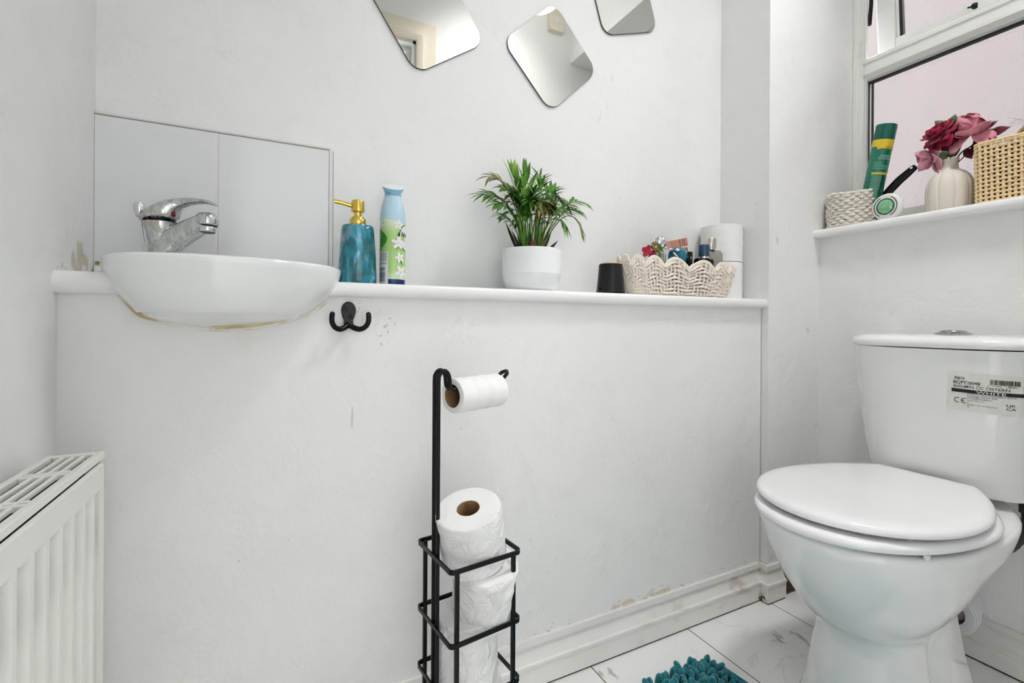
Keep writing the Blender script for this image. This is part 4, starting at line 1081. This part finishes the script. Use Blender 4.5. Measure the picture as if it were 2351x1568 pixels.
# ------------------------------------------------------------------ woven containers
def weave(fn, NU, NV, ru, rv, amp, pat, close=True, sub=2, flatv=(1, 1)):
    # fn(u, v) -> point; wefts run round u, warps climb v; pat(i, j) True where the weft passes outside
    mb = MB(); eps = 1e-3
    def pn(u, v):
        p = Vector(fn(u, v)); du = Vector(fn(u+eps, v))-Vector(fn(u-eps, v)); dv = Vector(fn(u, min(1, v+eps)))-Vector(fn(u, max(0, v-eps)))
        n = du.cross(dv); return p, (n.normalized() if n.length > 1e-12 else Vector((0, 0, 1)))
    for j in range(NV):
        v = (j+.5)/NV; pts = []
        for k in range(NU*sub):
            i = k//sub; f = (k % sub)/sub
            a = 1 if pat(i, j) else -1; b = 1 if pat((i+1) % NU, j) else -1
            p, n = pn((k+.5*sub)/(NU*sub), v); pts.append(p+n*amp*(a*(1-f)+b*f))
        mb.tube(pts, ru, 6, cyclic=True, flat=flatv)
    for i in range(NU):
        u = (i+.5)/NU; pts = []
        for j in range(NV):
            p, n = pn(u, (j+.5)/NV); pts.append(p-n*amp*(1 if pat(i, j) else -1)*.8)
        p0, _ = pn(u, 0.0); p1, _ = pn(u, 1.0); pts = [p0]+pts+[p1]
        mb.tube(pts, rv, 6)
    return mb
BKX, BKY = .979, .9455
bk = thing('woven_basket', 'whitewashed scalloped wicker basket holding toiletries on the ledge', 'basket', (BKX, BKY, ZL))
NS = 17
def sc_(u): return abs(math.sin(PI*(u*NS+.35)))**.75
def bfn(u, v):
    hgt = .066+.024*sc_(u)-.003*math.cos(2*PI*u); t = v; a = .168+.034*t**.85; b = .034+.0125*t**.8
    x, y = superell(a, b, 2.5, u, 1.0); return (x, y, .003+(hgt-.003)*t)
tw = lambda i, j: (((i % 16 if i % 16 < 8 else 15-i % 16)+j) % 4) < 2
body = weave(bfn, 92, 9, .0037, .0032, .0022, tw, sub=1)
part('woven_body', body, M['wicker_white'], bk, smooth=80)
rim = MB(); 
for k in range(NS):
    u0 = (k-.35)/NS; pts = []
    for i in range(15):
        u = u0+i/14/NS; p = Vector(bfn(u, 1.0)); pts.append(p)
    for o in (0, 1): rim.tube([p+Vector((0, 0, .0015+o*.0040)) for p in pts], .0029, 8)
part('scalloped_rim', rim, M['wicker_white'], bk, smooth=80)
part('base', MB().loft([[(*superell(.164, .031, 2.5, k, 48), .001) for k in range(48)], [(*superell(.168, .034, 2.5, k, 48), .005) for k in range(48)]]), M['wicker_white'], bk)
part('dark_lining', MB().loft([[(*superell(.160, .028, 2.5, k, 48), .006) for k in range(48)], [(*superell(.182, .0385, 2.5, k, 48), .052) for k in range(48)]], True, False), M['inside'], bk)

# what the basket holds (each rests on its floor)
ZF = ZL+.0065
sv = thing('silver_ball_cap', 'shiny silver ball topped bottle at the back left of the basket', 'perfume bottle', (.915, .957, ZF))
part('ball', MB().ball((0, 0, .1365), .0200, 32, 20), M['silver'], sv)
part('bottle', MB().lathe([(.018, 0), (.019, .002), (.019, .105), (.012, .112), (.010, .119)], 32), M['clear_glass'], sv)
fb = thing('flower_bottle', 'perfume bottle topped with bronze and red enamel flowers', 'perfume bottle', (.879, .940, ZF))
part('bottle', MB().lathe([(.013, 0), (.0135, .002), (.0135, .085), (.007, .092), (.006, .105)], 28), M['clear_glass'], fb)
def petals(n, r0, w, L, c, axis, mat, nm, par, cup=.3, th=.0012, off=0):
    mb = MB(); ax = Vector(axis).normalized(); u = ax.orthogonal().normalized(); w_ = ax.cross(u)
    for k in range(n):
        a = 2*PI*k/n+off; d = u*math.cos(a)+w_*math.sin(a); s = ax.cross(d)
        mb.grid(lambda p, q: tuple(Vector(c)+d*(r0+L*p)+s*(w*(q-.5)*2*math.sin(PI*min(1, .12+.80*p))**.6)+ax*(cup*L*p*p)), 6, 4)
    return part(nm, mb, M[mat], par, solid=th)
cf = (-.004, -.012, .1175)
petals(5, .002, .0068, .0128, cf, (.1, -1, .15), 'blue_petal', 'petal_edge', fb, .05, .001, .4)
petals(5, .002, .0058, .0112, (-.004, -.0135, .1175), (.1, -1, .15), 'brown_petal', 'bronze_flower', fb, .05, .0012, .4)
part('pearl', MB().ball((-.0042, -.0155, .1178), .0030, 14, 10), M['pearl'], fb)
petals(4, .001, .0075, .0145, (-.022, -.004, .108), (-1, -.25, .1), 'coral', 'red_flower', fb, .2, .0015, .3)
petals(5, .001, .0055, .0105, (-.012, -.010, .098), (-.2, -1, -.2), 'coral', 'red_flower', fb, .2, .0012, .0)
part('gold_bead', MB().ball((.003, -.017, .1005), .0016, 10, 8).ball((-.0035, -.0175, .0985), .0016, 10, 8).ball((.006, -.016, .106), .0014, 10, 8), M['gold'], fb)
mb = MB()
for a_, b_ in (((.006, -.010, .124), (.030, -.012, .119)), ((.008, -.011, .118), (.026, -.013, .110)), ((.008, -.012, .112), (.014, -.014, .090)), ((-.006, -.012, .098), (-.016, -.014, .086)), ((.0, -.008, .128), (.012, -.008, .128)), ((-.004, -.013, .096), (.004, -.014, .084))):
    a_, b_ = Vector(a_), Vector(b_); blade(mb, a_, b_-a_, (b_-a_).length, .0042, Vector((0, -1, .2)), .1)
part('enamel_leaf', mb, M['foliage_enamel'], fb)
part('white_bud', MB().ball((.019, -.015, .1225), .0042, 12, 8).ball((.030, -.015, .118), .0036, 12, 8), M['white_plastic'], fb)
hp_ = thing('hoop_earring', 'thin silver hoop standing against the blue glass bottle', 'hoop', (.930, .9205, ZF+.002))
part('ring', MB().tube([(.0300*math.cos(2*PI*k/40)*.98, .006*math.sin(2*PI*k/40), .0855+.0300*math.sin(2*PI*k/40)) for k in range(40)], .0013, 8, cyclic=True), M['silver'], hp_)
part('ring_stand', MB().lathe([(.012, 0), (.012, .003), (.003, .006), (.002, .056)], 20), M['silver'], hp_)
bl = thing('blue_glass_bottle', 'round faceted blue glass perfume bottle in middle of the basket', 'perfume bottle', (.9625, .936, ZF))
part('dome', MB().lathe([(.006, .068), (.018, .076), (.0255, .090), (.0268, .102), (.0235, .114), (.015, .1225), (.006, .126), (.001, .1265)], 9), M['blue_glass'], bl, smooth=0)
part('stopper_bead', MB().ball((-.019, -.018, .1145), .0045, 12, 8, (1.3, 1, 1)), M['white_plastic'], bl)
part('foot', MB().lathe([(.020, 0), (.020, .004), (.009, .02), (.0085, .07)], 24), M['clear_glass'], bl)
silv_arm = MB().tube(smooth_path([(-.030, -.014, .108), (-.012, -.020, .090), (.006, -.022, .074), (.016, -.02, .062)], 5), .0021, 8); silv_arm.tube(smooth_path([(-.020, -.012, .106), (.0, -.020, .088), (.018, -.021, .066)], 5), .0018, 8)
part('silver_setting', silv_arm, M['silver'], bl)
pk = thing('rose_gold_bottle', 'clear perfume bottle with striped rose gold cap leaning at back', 'perfume bottle', (1.020, .965, ZF+.0055), (0, R(-13), 0))
part('bottle', MB().box(-.022, .024, -.010, .010, .0, .112), M['clear_glass'], pk, smooth=0, bevel=.003)
part('collar', MB().box(-.024, .027, -.0105, .0105, .1135, .1255), M['rose_gold'], pk, smooth=0, bevel=.001)
cpx = MB(); 
for x0, x1, dd in ((-.033, -.002, .0120), (-.0018, .0012, .0105), (.0014, .0085, .0125), (.0087, .0112, .0108), (.0114, .0165, .0122), (.0167, .0190, .0106), (.0192, .0290, .0122)): cpx.box(x0, x1, -dd, dd, .1285, .1505)
part('cap', cpx, M['rose_gold'], pk, smooth=0, bevel=.0008)
lp = thing('lipstick_tube', 'small black lipstick tube between blue glass and navy capped bottle', 'lipstick', (1.0020, .937, ZF))
part('tube', MB().box(-.0085, .0085, -.0085, .0085, 0, .116), M['black_gloss'], lp, smooth=0, bevel=.0015)
part('logo_mark', MB().box(-.0015, .0045, -.0088, -.0084, .098, .100).box(.001, .003, -.0088, -.0084, .094, .104), M['silver'], lp, smooth=0)
nv_ = thing('navy_capped_bottle', 'black perfume bottle with glossy navy cap at front right', 'perfume bottle', (1.0555, .9315, ZF))
part('bottle', MB().loft([[(a, b, z) for a, b in rrect(.0605-d*2, .022-d*2, .006)] for z, d in ((0, .001), (.002, 0), (.094, 0), (.0985, .0015), (.100, .004))]), M['black_gloss'], nv_)
part('neck', MB().lathe([(.0130, .100), (.0130, .106)], 32), M['silver'], nv_)
part('cap', MB().lathe([(.0146, .1055), (.0150, .1065), (.0150, .1365), (.0142, .1378), (.004, .138)], 40), M['navy'], nv_)
ck = thing('silver_capped_bottle', 'clear grey perfume bottle with brushed silver cap beside the ledge rolls', 'perfume bottle', (1.1165, .951, ZF))
part('bottle', MB().loft([[(a, b, z) for a, b in rrect(.062-d*2, .016-d*2, .005)] for z, d in ((0, .001), (.002, 0), (.122, 0), (.1285, .003), (.130, .006))]), M['clear_glass'], ck)
part('perfume_fill', MB().loft([[(a, b, z) for a, b in rrect(.0622, .0162, .005)] for z in (.004, .114)]), M['grey_liquid'], ck)
part('collar', MB().lathe([(.0118, .130), (.0118, .1335)], 28, (-.012, 0, 0)), M['silver'], ck)
part('cap', MB().lathe([(.0140, .1335), (.0147, .1345), (.0147, .1610), (.0138, .1622), (.004, .1625)], 40, (-.012, 0, 0)), M['satin_metal'], ck)

# ------------------------------------------------------------------ things on the window sill
ZS = ZSILL+.0002
wb = thing('small_rope_basket', 'small round white rope basket at left end of the sill', 'basket', (1.556, .8245, ZS))
def rfn(u, v):
    hh = .1000+.003*math.sin(2*PI*u*3); r_ = .0545+.002*v+.002*math.sin(PI*v); return (r_*math.cos(2*PI*u), r_*math.sin(2*PI*u), .004+hh*v)
ro = MB(); rn = random.Random(4)
for j in range(12):
    pts = []; ph = rn.random()*6; 
    for k in range(120):
        u = k/120; x, y, z = rfn(u, (j+.5)/12); o = .0032*math.sin(2*PI*u*15+(PI if j % 2 else 0)); d = 1+o/.055
        pts.append((x*d, y*d, z+.0006*math.sin(2*PI*u*22+ph)))
    ro.tube(pts, [.0043+.0008*math.sin(k*.9+j*2.1) for k in range(120)], 7, cyclic=True)
part('woven_rope', ro, M['rope_white'], wb, smooth=80)
sk = MB()
for i in range(30): sk.tube([rfn((i+.5)/30, t) for t in (0, .3, .6, 1)], .0016, 6)
part('stakes', sk, M['rope_white'], wb)
part('base', MB().lathe([(.053, 0), (.0535, .005), (.001, .006)], 40), M['rope_white'], wb)
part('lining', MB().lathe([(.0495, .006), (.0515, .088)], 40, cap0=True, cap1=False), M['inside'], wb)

gc = thing('green_spray_can', 'dark green and yellow spray can leaning in the rope basket', 'spray can', (1.572, .7915, ZS+.013), (R(11), 0, 0))
RG = .0250
part('can_body', MB().lathe([(.0235, 0), (.0248, .001), (RG, .004), (RG, .236)], 56), M['green_can'], gc)
gcap = part('cap', MB().lathe([(RG+.0002, .2345), (RG+.0004, .236), (RG+.0004, .2745), (.0245, .2775), (.022, .2785), (.001, .279)], 56), M['green_cap'], gc)
VG = math.atan2(-.7875, -1.572)
gb_ = gc.children[0]
part('yellow_band', wrap(MB().grid(lambda a, b: (-.038+.076*a, (.2145 if a < .34 else .2065)+b*(.0200 if a < .34 else .0280), 0), 30, 4), RG, .0005, VG), M['yellow_print'], gb_, smooth=0)
part('yellow_stripe', wrap(rect2(-.012, .034, .137, .1425, 20, 1), RG, .0005, VG), M['yellow_print'], gb_, smooth=0)
tl_ = MB(); rn = random.Random(12)
def dash(y, x0, x1, h):
    x = x0
    while x < x1:
        w_ = rn.uniform(.0015, .0045); tl_.join(rect2(x, min(x1, x+w_), y, y+h, 2, 1)); x += w_+.0008
for i, (x0, x1) in enumerate([(.001, .030), (-.004, .032), (-.002, .031)]): dash(.1880-.0046*i, x0, x1, .0024)
for i, (x0, x1) in enumerate([(-.010, .006), (-.011, .008), (-.011, .024), (-.011, .026), (-.011, .028)]): dash(.1690-.0042*i, x0, x1, .0018)
for i in range(11): dash(.1325-.0036*i, -.010+.001*(i % 3), .014, .0014)
for i in range(14): dash(.094-.0032*i, -.014+.001*(i % 2), .012, .0012)
part('fine_print', wrap(tl_, RG, .0008, VG), M['pale_print'], gb_, smooth=0)
dk = MB()
for i in range(16): dk.join(rect2(.0145, .0155+rn.uniform(.004, .011), .130-.0052*i, .1330-.0052*i, 4, 1))
part('dark_print', wrap(dk, RG, .0009, VG), M['gasket'], gb_, smooth=0)
part('band_print', wrap(rect2(.008, .024, .2125, .2137, 8, 1).join(rect2(-.002, .030, .2075, .2087, 8, 1)), RG, .0009, VG), M['green_cap'], gb_, smooth=0)

hbk = thing('hairbrush', 'black handled brush leaning out of the rope basket', 'brush', (1.590, .836, ZS+.012))
hv = smooth_path([(0, 0, 0), (.003, -.030, .030), (.006, -.070, .066), (.009, -.1130, .1100), (.0095, -.1300, .1235), (.010, -.1480, .1375), (.010, -.1555, .1430)], 5)
n_ = len(hv); part('handle', MB().tube(hv, [.0052+.0062*math.sin(PI*min(1, .12+.84*i/n_))**.8 for i in range(n_)], 14, flat=(1, .8)), M['black_gloss'], hbk)
part('hang_hole', MB().lathe([(.0012, 0), (.0032, .0006), (.0032, .0010), (.0012, .0012)], 14).xf(Matrix.Translation((.0035, -.1475, .1395)) @ Matrix.Rotation(R(-75), 4, 'Y')), M['white_plastic'], hbk)
part('brush_head', MB().box(-.008, .008, -.012, .012, -.006, .03), M['black_plastic'], hbk, smooth=0, bevel=.004)
tn = thing('tan_comb', 'tan comb end poking out behind the green can', 'comb', (1.600, .8185, ZS+.012))
part('comb', MB().box(-.0015, .0015, -.012, .012, 0, .1090).xf(Matrix.Rotation(R(-16), 4, 'X')), simple('tan plastic', (.42, .30, .22), .5), tn, smooth=0, bevel=.001)

dr = thing('crystal_air_freshener', 'round white gadget with green crystal centre standing on the sill', 'air freshener', (1.513, .7075, ZS+.0368), (0, R(-90), R(-3)))
part('housing', MB().lathe([(.030, -.009), (.0350, -.0075), (.0365, -.004), (.0365, .004), (.0350, .0085), (.0318, .0108), (.0285, .0115), (.0220, .0115), (.0215, .010), (.0205, .009)], 56, cap1=True), M['white_plastic'], dr)
cr_ = []
for r_, z_ in ((.0212, .0095), (.0198, .0130), (.0138, .0165), (.0065, .0180), (.0008, .0182)): cr_.append((r_, z_))
part('crystal', MB().lathe(cr_, 9), M['crystal'], dr, smooth=0)
part('crystal_rim', MB().tube([(.0214*math.cos(2*PI*k/48), .0214*math.sin(2*PI*k/48), .0118) for k in range(48)], .0011, 8, cyclic=True), simple('dark green rim', (.03, .12, .05), .3), dr)
for a0, a1 in ((25, 150), (205, 330)):
    part('vent_slot', MB().tube([(.0280*math.cos(R(a0+(a1-a0)*k/20)), .0280*math.sin(R(a0+(a1-a0)*k/20)), .0115) for k in range(21)], .0010, 6), M['black_plastic'], dr)

vs_ = thing('flower_vase', 'cream lobed stoneware vase holding artificial flowers', 'vase', (1.580, .5985, ZS), (0, 0, R(12)))
lobf = lambda a, z: 1-(.075 if .006 < z < .10 else .075*max(0, 1-(z-.10)/.022) if z >= .10 else .05)*(1-abs(math.sin(a*4.5))**.55)
part('vase_body', MB().lathe([(.036, 0), (.040, .001), (.0445, .006), (.0480, .022), (.0500, .045), (.0498, .065), (.0470, .083), (.0405, .098), (.0310, .109), (.0225, .1145), (.0182, .1185), (.0168, .124), (.0168, .135), (.0180, .1415), (.0192, .1445), (.0180, .1450), (.0150, .1405), (.0150, .12), (.001, .118)], 144, cap1=False, lob=lobf), M['vase'], vs_, smooth=60)

def bloom(nm, label, c, axis, layers, mat, seed, stem_to, centre=None):
    t = thing(nm, label, 'flower', c, (0, 0, 0), 'artificial flowers in the vase'); rn = random.Random(seed); ax = Vector(axis).normalized(); u = ax.orthogonal().normalized(); v = ax.cross(u); mb = MB()
    for n, r0, L, w, tilt, cup, off in layers:
        for k in range(n):
            a = 2*PI*k/n+off+rn.uniform(-.18, .18); d = u*math.cos(a)+v*math.sin(a); s = ax.cross(d); tt = R(tilt+rn.uniform(-9, 9)); LL = L*rn.uniform(.88, 1.1); ww = w*rn.uniform(.9, 1.1); wav = rn.uniform(-1, 1); ph = rn.random()*6
            def fn(p, q):
                qq = (q-.5)*2; wid = ww*math.sin(PI*min(1., .13+.62*p))**.7; LQ = LL*(1-.22*qq*qq)
                ang = tt+R(cup)*p; along = d*math.cos(ang)+ax*math.sin(ang)
                base = d*r0
                P = base+along*LQ*p+s*wid*qq-(d*math.sin(ang)-ax*math.cos(ang))*(.22*wid*qq*qq)+ax*.0022*math.sin(qq*4+ph)*p*p+d*(.003*wav*p**4)
                return tuple(P)
            mb.grid(fn, 7, 6)
    part('petals', mb, M[mat], t, smooth=80, solid=.0007)
    e = Vector(stem_to)-Vector(c); part('stem', MB().tube(smooth_path([-ax*.002, -ax*.018+e*.1, e*.55, e], 5), .0018, 8), M['leaf_grey'], t)
    return t
VX, VY, VZ = 1.58, .5985, ZS+.125
lay_red = [(9, .006, .042, .0185, -42, -16, .15), (9, .006, .043, .0185, -14, -14, 0), (9, .006, .040, .0180, 10, -6, .25), (8, .005, .036, .0165, 32, 6, .1), (7, .004, .029, .0135, 52, 20, .3), (5, .003, .021, .0105, 68, 26, 0)]
bloom('red_flower', 'crimson dahlia in the vase, left of the pink peony', (1.566, .6125, 1.2985), (-.55, .30, .45), lay_red, 'petal_red', 2, (VX+.002, VY+.003, VZ))
lay_pk = [(4, .012, .044, .0235, -18, -18, .2), (5, .008, .040, .0235, 2, 30, .9), (6, .004, .056, .0235, 8, 98, 0), (6, .003, .049, .0200, 18, 96, .5), (5, .002, .041, .0160, 32, 92, .2), (4, .001, .033, .0110, 48, 82, .1)]
bloom('pink_flower', 'large dusky pink peony in the vase beside the tall basket', (1.572, .5490, 1.279), (-.42, .02, .80), lay_pk, 'petal_pink', 5, (VX-.001, VY-.004, VZ))
lay_pa = [(6, .008, .042, .0265, -10, -8, 0), (6, .006, .038, .0245, 22, 40, .4), (5, .004, .030, .0185, 46, 60, .1)]
bloom('pale_pink_flower', 'pale pink blossom drooping on left below the crimson dahlia', (1.590, .6385, 1.2515), (-.30, .75, -.10), lay_pa, 'petal_pale', 7, (VX+.004, VY+.006, VZ))
def spray(nm, label, blades, mat, stem_to, loc):
    t = thing(nm, label, 'leaves', loc, (0, 0, 0), 'artificial foliage in the vase'); L0 = Vector(loc); e = Vector(stem_to)-L0
    part('stem', MB().tube(smooth_path([(0, 0, 0), e*.5+Vector((0, 0, -.004)), e], 5), .0014, 7), M[mat], t)
    for a_, b_, w_ in blades:
        a_, b_ = Vector(a_)-L0, Vector(b_)-L0; mb = MB(); blade(mb, a_, b_-a_, (b_-a_).length, w_, Vector((-1, 0, .35)), .08, 8)
        mb.tube([a_, a_*.4+e*.6*0+Vector((0, 0, 0))], .0009, 5); part('leaf', mb, M[mat], t, smooth=60, solid=.0005)
    return t
spray('maroon_leaves', 'maroon leaves in the vase beside the tall rattan basket', [((1.585, .530, 1.268), (1.582, .4840, 1.2810), .013), ((1.575, .545, 1.258), (1.568, .5000, 1.2555), .012), ((1.570, .552, 1.250), (1.565, .5150, 1.2400), .011), ((1.575, .565, 1.246), (1.562, .5480, 1.2180), .010), ((1.580, .535, 1.285), (1.585, .5080, 1.3040), .008), ((1.575, .55, 1.262), (1.560, .522, 1.262), .010), ((1.572, .545, 1.255), (1.556, .505, 1.2480), .012), ((1.572, .552, 1.245), (1.556, .530, 1.2230), .011)], 'leaf_maroon', (VX, VY-.006, VZ), (1.582, .545, 1.262))
spray('green_leaves', 'sage green leaves under the crimson dahlia at the vase neck', [((1.575, .600, 1.240), (1.562, .6240, 1.2480), .0095), ((1.572, .592, 1.236), (1.560, .5780, 1.2640), .0090), ((1.578, .590, 1.240), (1.568, .5680, 1.2680), .0065), ((1.575, .605, 1.238), (1.565, .6150, 1.2380), .0065), ((1.576, .604, 1.240), (1.556, .6080, 1.2560), .0100), ((1.576, .588, 1.238), (1.560, .5700, 1.2480), .0085), ((1.580, .600, 1.240), (1.566, .5920, 1.2720), .0100)], 'leaf_grey', (VX, VY, VZ), (1.577, .597, 1.240))
spray('upper_green_leaves', 'two sage green leaf tips above the crimson dahlia', [((1.588, .612, 1.325), (1.585, .6340, 1.3500), .0085), ((1.588, .596, 1.325), (1.582, .5880, 1.3500), .0100)], 'leaf_grey', (VX+.004, VY, VZ), (1.588, .602, 1.318))

rb = thing('rattan_basket', 'tall natural rattan basket at the right end of the sill', 'basket', (1.590, .402, ZS), (0, 0, R(3)))
RR = rrect(.121, .261, .016, 6); RR.append(RR[0]); RL = [0]
for q0, q1 in zip(RR, RR[1:]): RL.append(RL[-1]+math.dist(q0, q1))
def rbf(u, v):
    s_ = (u % 1)*RL[-1]; i = 0
    while i < len(RL)-2 and RL[i+1] <= s_: i += 1
    f_ = (s_-RL[i])/(RL[i+1]-RL[i]); x = RR[i][0]+(RR[i+1][0]-RR[i][0])*f_; y = RR[i][1]+(RR[i+1][1]-RR[i][1])*f_
    k_ = 1+.02*v; return (x*k_, y*k_, .003+.1465*v)
def rbw(): return weave(rbf, 74, 15, .0030, .0033, .0024, lambda i, j: (i+j) % 2 == 0, sub=2)
part('woven_body', rbw(), M['rattan'], rb, smooth=80)
part('rolled_rim', MB().tube([(a*1.025, b*1.02, .1500+.0008*math.sin(k*1.7)) for k, (a, b) in enumerate(RR[:-1])], .0040, 8, cyclic=True), M['rattan'], rb)
part('base', MB().loft([[(*superell(.0585, .1285, 7, k, 64), .0008) for k in range(64)], [(*superell(.0585, .1285, 7, k, 64), .005) for k in range(64)]]), M['rattan'], rb)
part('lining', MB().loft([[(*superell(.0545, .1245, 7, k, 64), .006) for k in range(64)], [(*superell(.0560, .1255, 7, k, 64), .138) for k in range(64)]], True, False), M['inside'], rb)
gt = thing('straw_tray', 'golden coiled straw tray sticking out of the rattan basket', 'tray', (1.612, .4150, ZS+.133), (R(-4), R(5), 0))
cs = MB()
for k in range(9):
    r_ = .012+.0085*k
    cs.tube([(.0, r_*math.cos(2*PI*i/64), r_*math.sin(2*PI*i/64)) for i in range(64)], [.0047+.0005*math.sin(i*2.3+k) for i in range(64)], 8, cyclic=True)
part('coils', cs, M['gold_straw'], gt)
bn = MB()
for k in range(72):
    a = 2*PI*k/72; bn.tube([(-.0052, .076*math.cos(a), .076*math.sin(a)), (0, .0852*math.cos(a+.02), .0852*math.sin(a+.02)), (.0052, .076*math.cos(a+.05), .076*math.sin(a+.05))], .0014, 6)
part('rim_binding', bn, M['gold_straw'], gt)

# ------------------------------------------------------------------ light, sky and camera
w = bpy.data.worlds.new('sky'); bpy.context.scene.world = w; w.use_nodes = True
wn, wl = w.node_tree.nodes, w.node_tree.links
bg = wn['Background']; bg.inputs[0].default_value = (.955, .98, 1.0, 1)
tc = wn.new('ShaderNodeTexCoord'); sx = wn.new('ShaderNodeSeparateXYZ'); wl.new(tc.outputs['Generated'], sx.inputs[0])
mr = wn.new('ShaderNodeMapRange'); wl.new(sx.outputs['Z'], mr.inputs[0])      # overcast sky: three times brighter overhead than at the horizon
mr.inputs[3].default_value = SKY*.36; mr.inputs[4].default_value = SKY*1.2; wl.new(mr.outputs[0], bg.inputs[1])
def lamp(name, kind, loc, energy, size, color=(1, 1, 1), rot=(0, 0, 0), shape='DISK'):
    l = bpy.data.lights.new(name, kind); l.energy = energy; l.color = color
    if kind == 'AREA': l.shape = shape; l.size = size
    else: l.shadow_soft_size = size
    o = bpy.data.objects.new(name, l); C.objects.link(o); o.location = loc; o.rotation_euler = rot; return o
cl_ = lamp('ceiling_lamp', 'AREA', (.98, .24, 2.66), PCEIL, .30, (1.0, .985, .965)); cl_.data.spread = R(CSPR)
lamp('upper_wall_fill', 'POINT', (1.12, .18, 2.40), PFILL, .12, (1.0, .985, .965))  # added point fill to brighten the upper front wall; no dome hangs here
hw = lamp('hall_fill', 'AREA', (.3, -1.34, .95), PHALL, 1.0, (1.0, .99, .985), (R(90), 0, R(180)), 'RECTANGLE'); hw.data.size = 1.2; hw.data.size_y = 1.7  # added area fill for the bright hall; no window stands there
ro_ = thing('ceiling_light', 'round flush ceiling light above the room', 'ceiling light', (.98, .24, ZC))
part('rim', MB().lathe([(.155, -.035), (.17, -.035), (.175, 0), (.155, 0)], 48, cap0=False, cap1=False), M['white_plastic'], ro_)

cam = bpy.data.cameras.new('camera'); co = bpy.data.objects.new('camera', cam); C.objects.link(co)
yaw, rl_ = R(26.6), .006
s_, c_ = math.sin(yaw), math.cos(yaw)
fwv = Vector((s_, c_, 0)); r0 = Vector((c_, -s_, 0)); u0 = Vector((0, 0, 1))
rv = r0*math.cos(rl_)+u0*math.sin(rl_); uv = u0*math.cos(rl_)-r0*math.sin(rl_)
mt = Matrix((rv, uv, -fwv)).transposed().to_4x4(); mt.translation = (0, 0, .8); co.matrix_world = mt
cam.sensor_width = 36; cam.lens = 1089/2351*36; cam.shift_y = -(784-739)/2351; cam.clip_start = .02
sc0 = bpy.context.scene; sc0.camera = co
sc0.view_settings.view_transform = 'Standard'; sc0.view_settings.look = 'None'; sc0.view_settings.gamma = 1; sc0.view_settings.exposure = EXPO
sc0.view_settings.use_curve_mapping = False
sc0.cycles.use_denoising = True
sc0.cycles.max_bounces = 6; sc0.cycles.diffuse_bounces = 5; sc0.cycles.glossy_bounces = 3; sc0.cycles.transmission_bounces = 4; sc0.cycles.transparent_max_bounces = 8
sc0.cycles.use_adaptive_sampling = True; sc0.cycles.adaptive_threshold = .11; sc0.cycles.adaptive_min_samples = 12
sc0.cycles.caustics_reflective = False; sc0.cycles.caustics_refractive = False
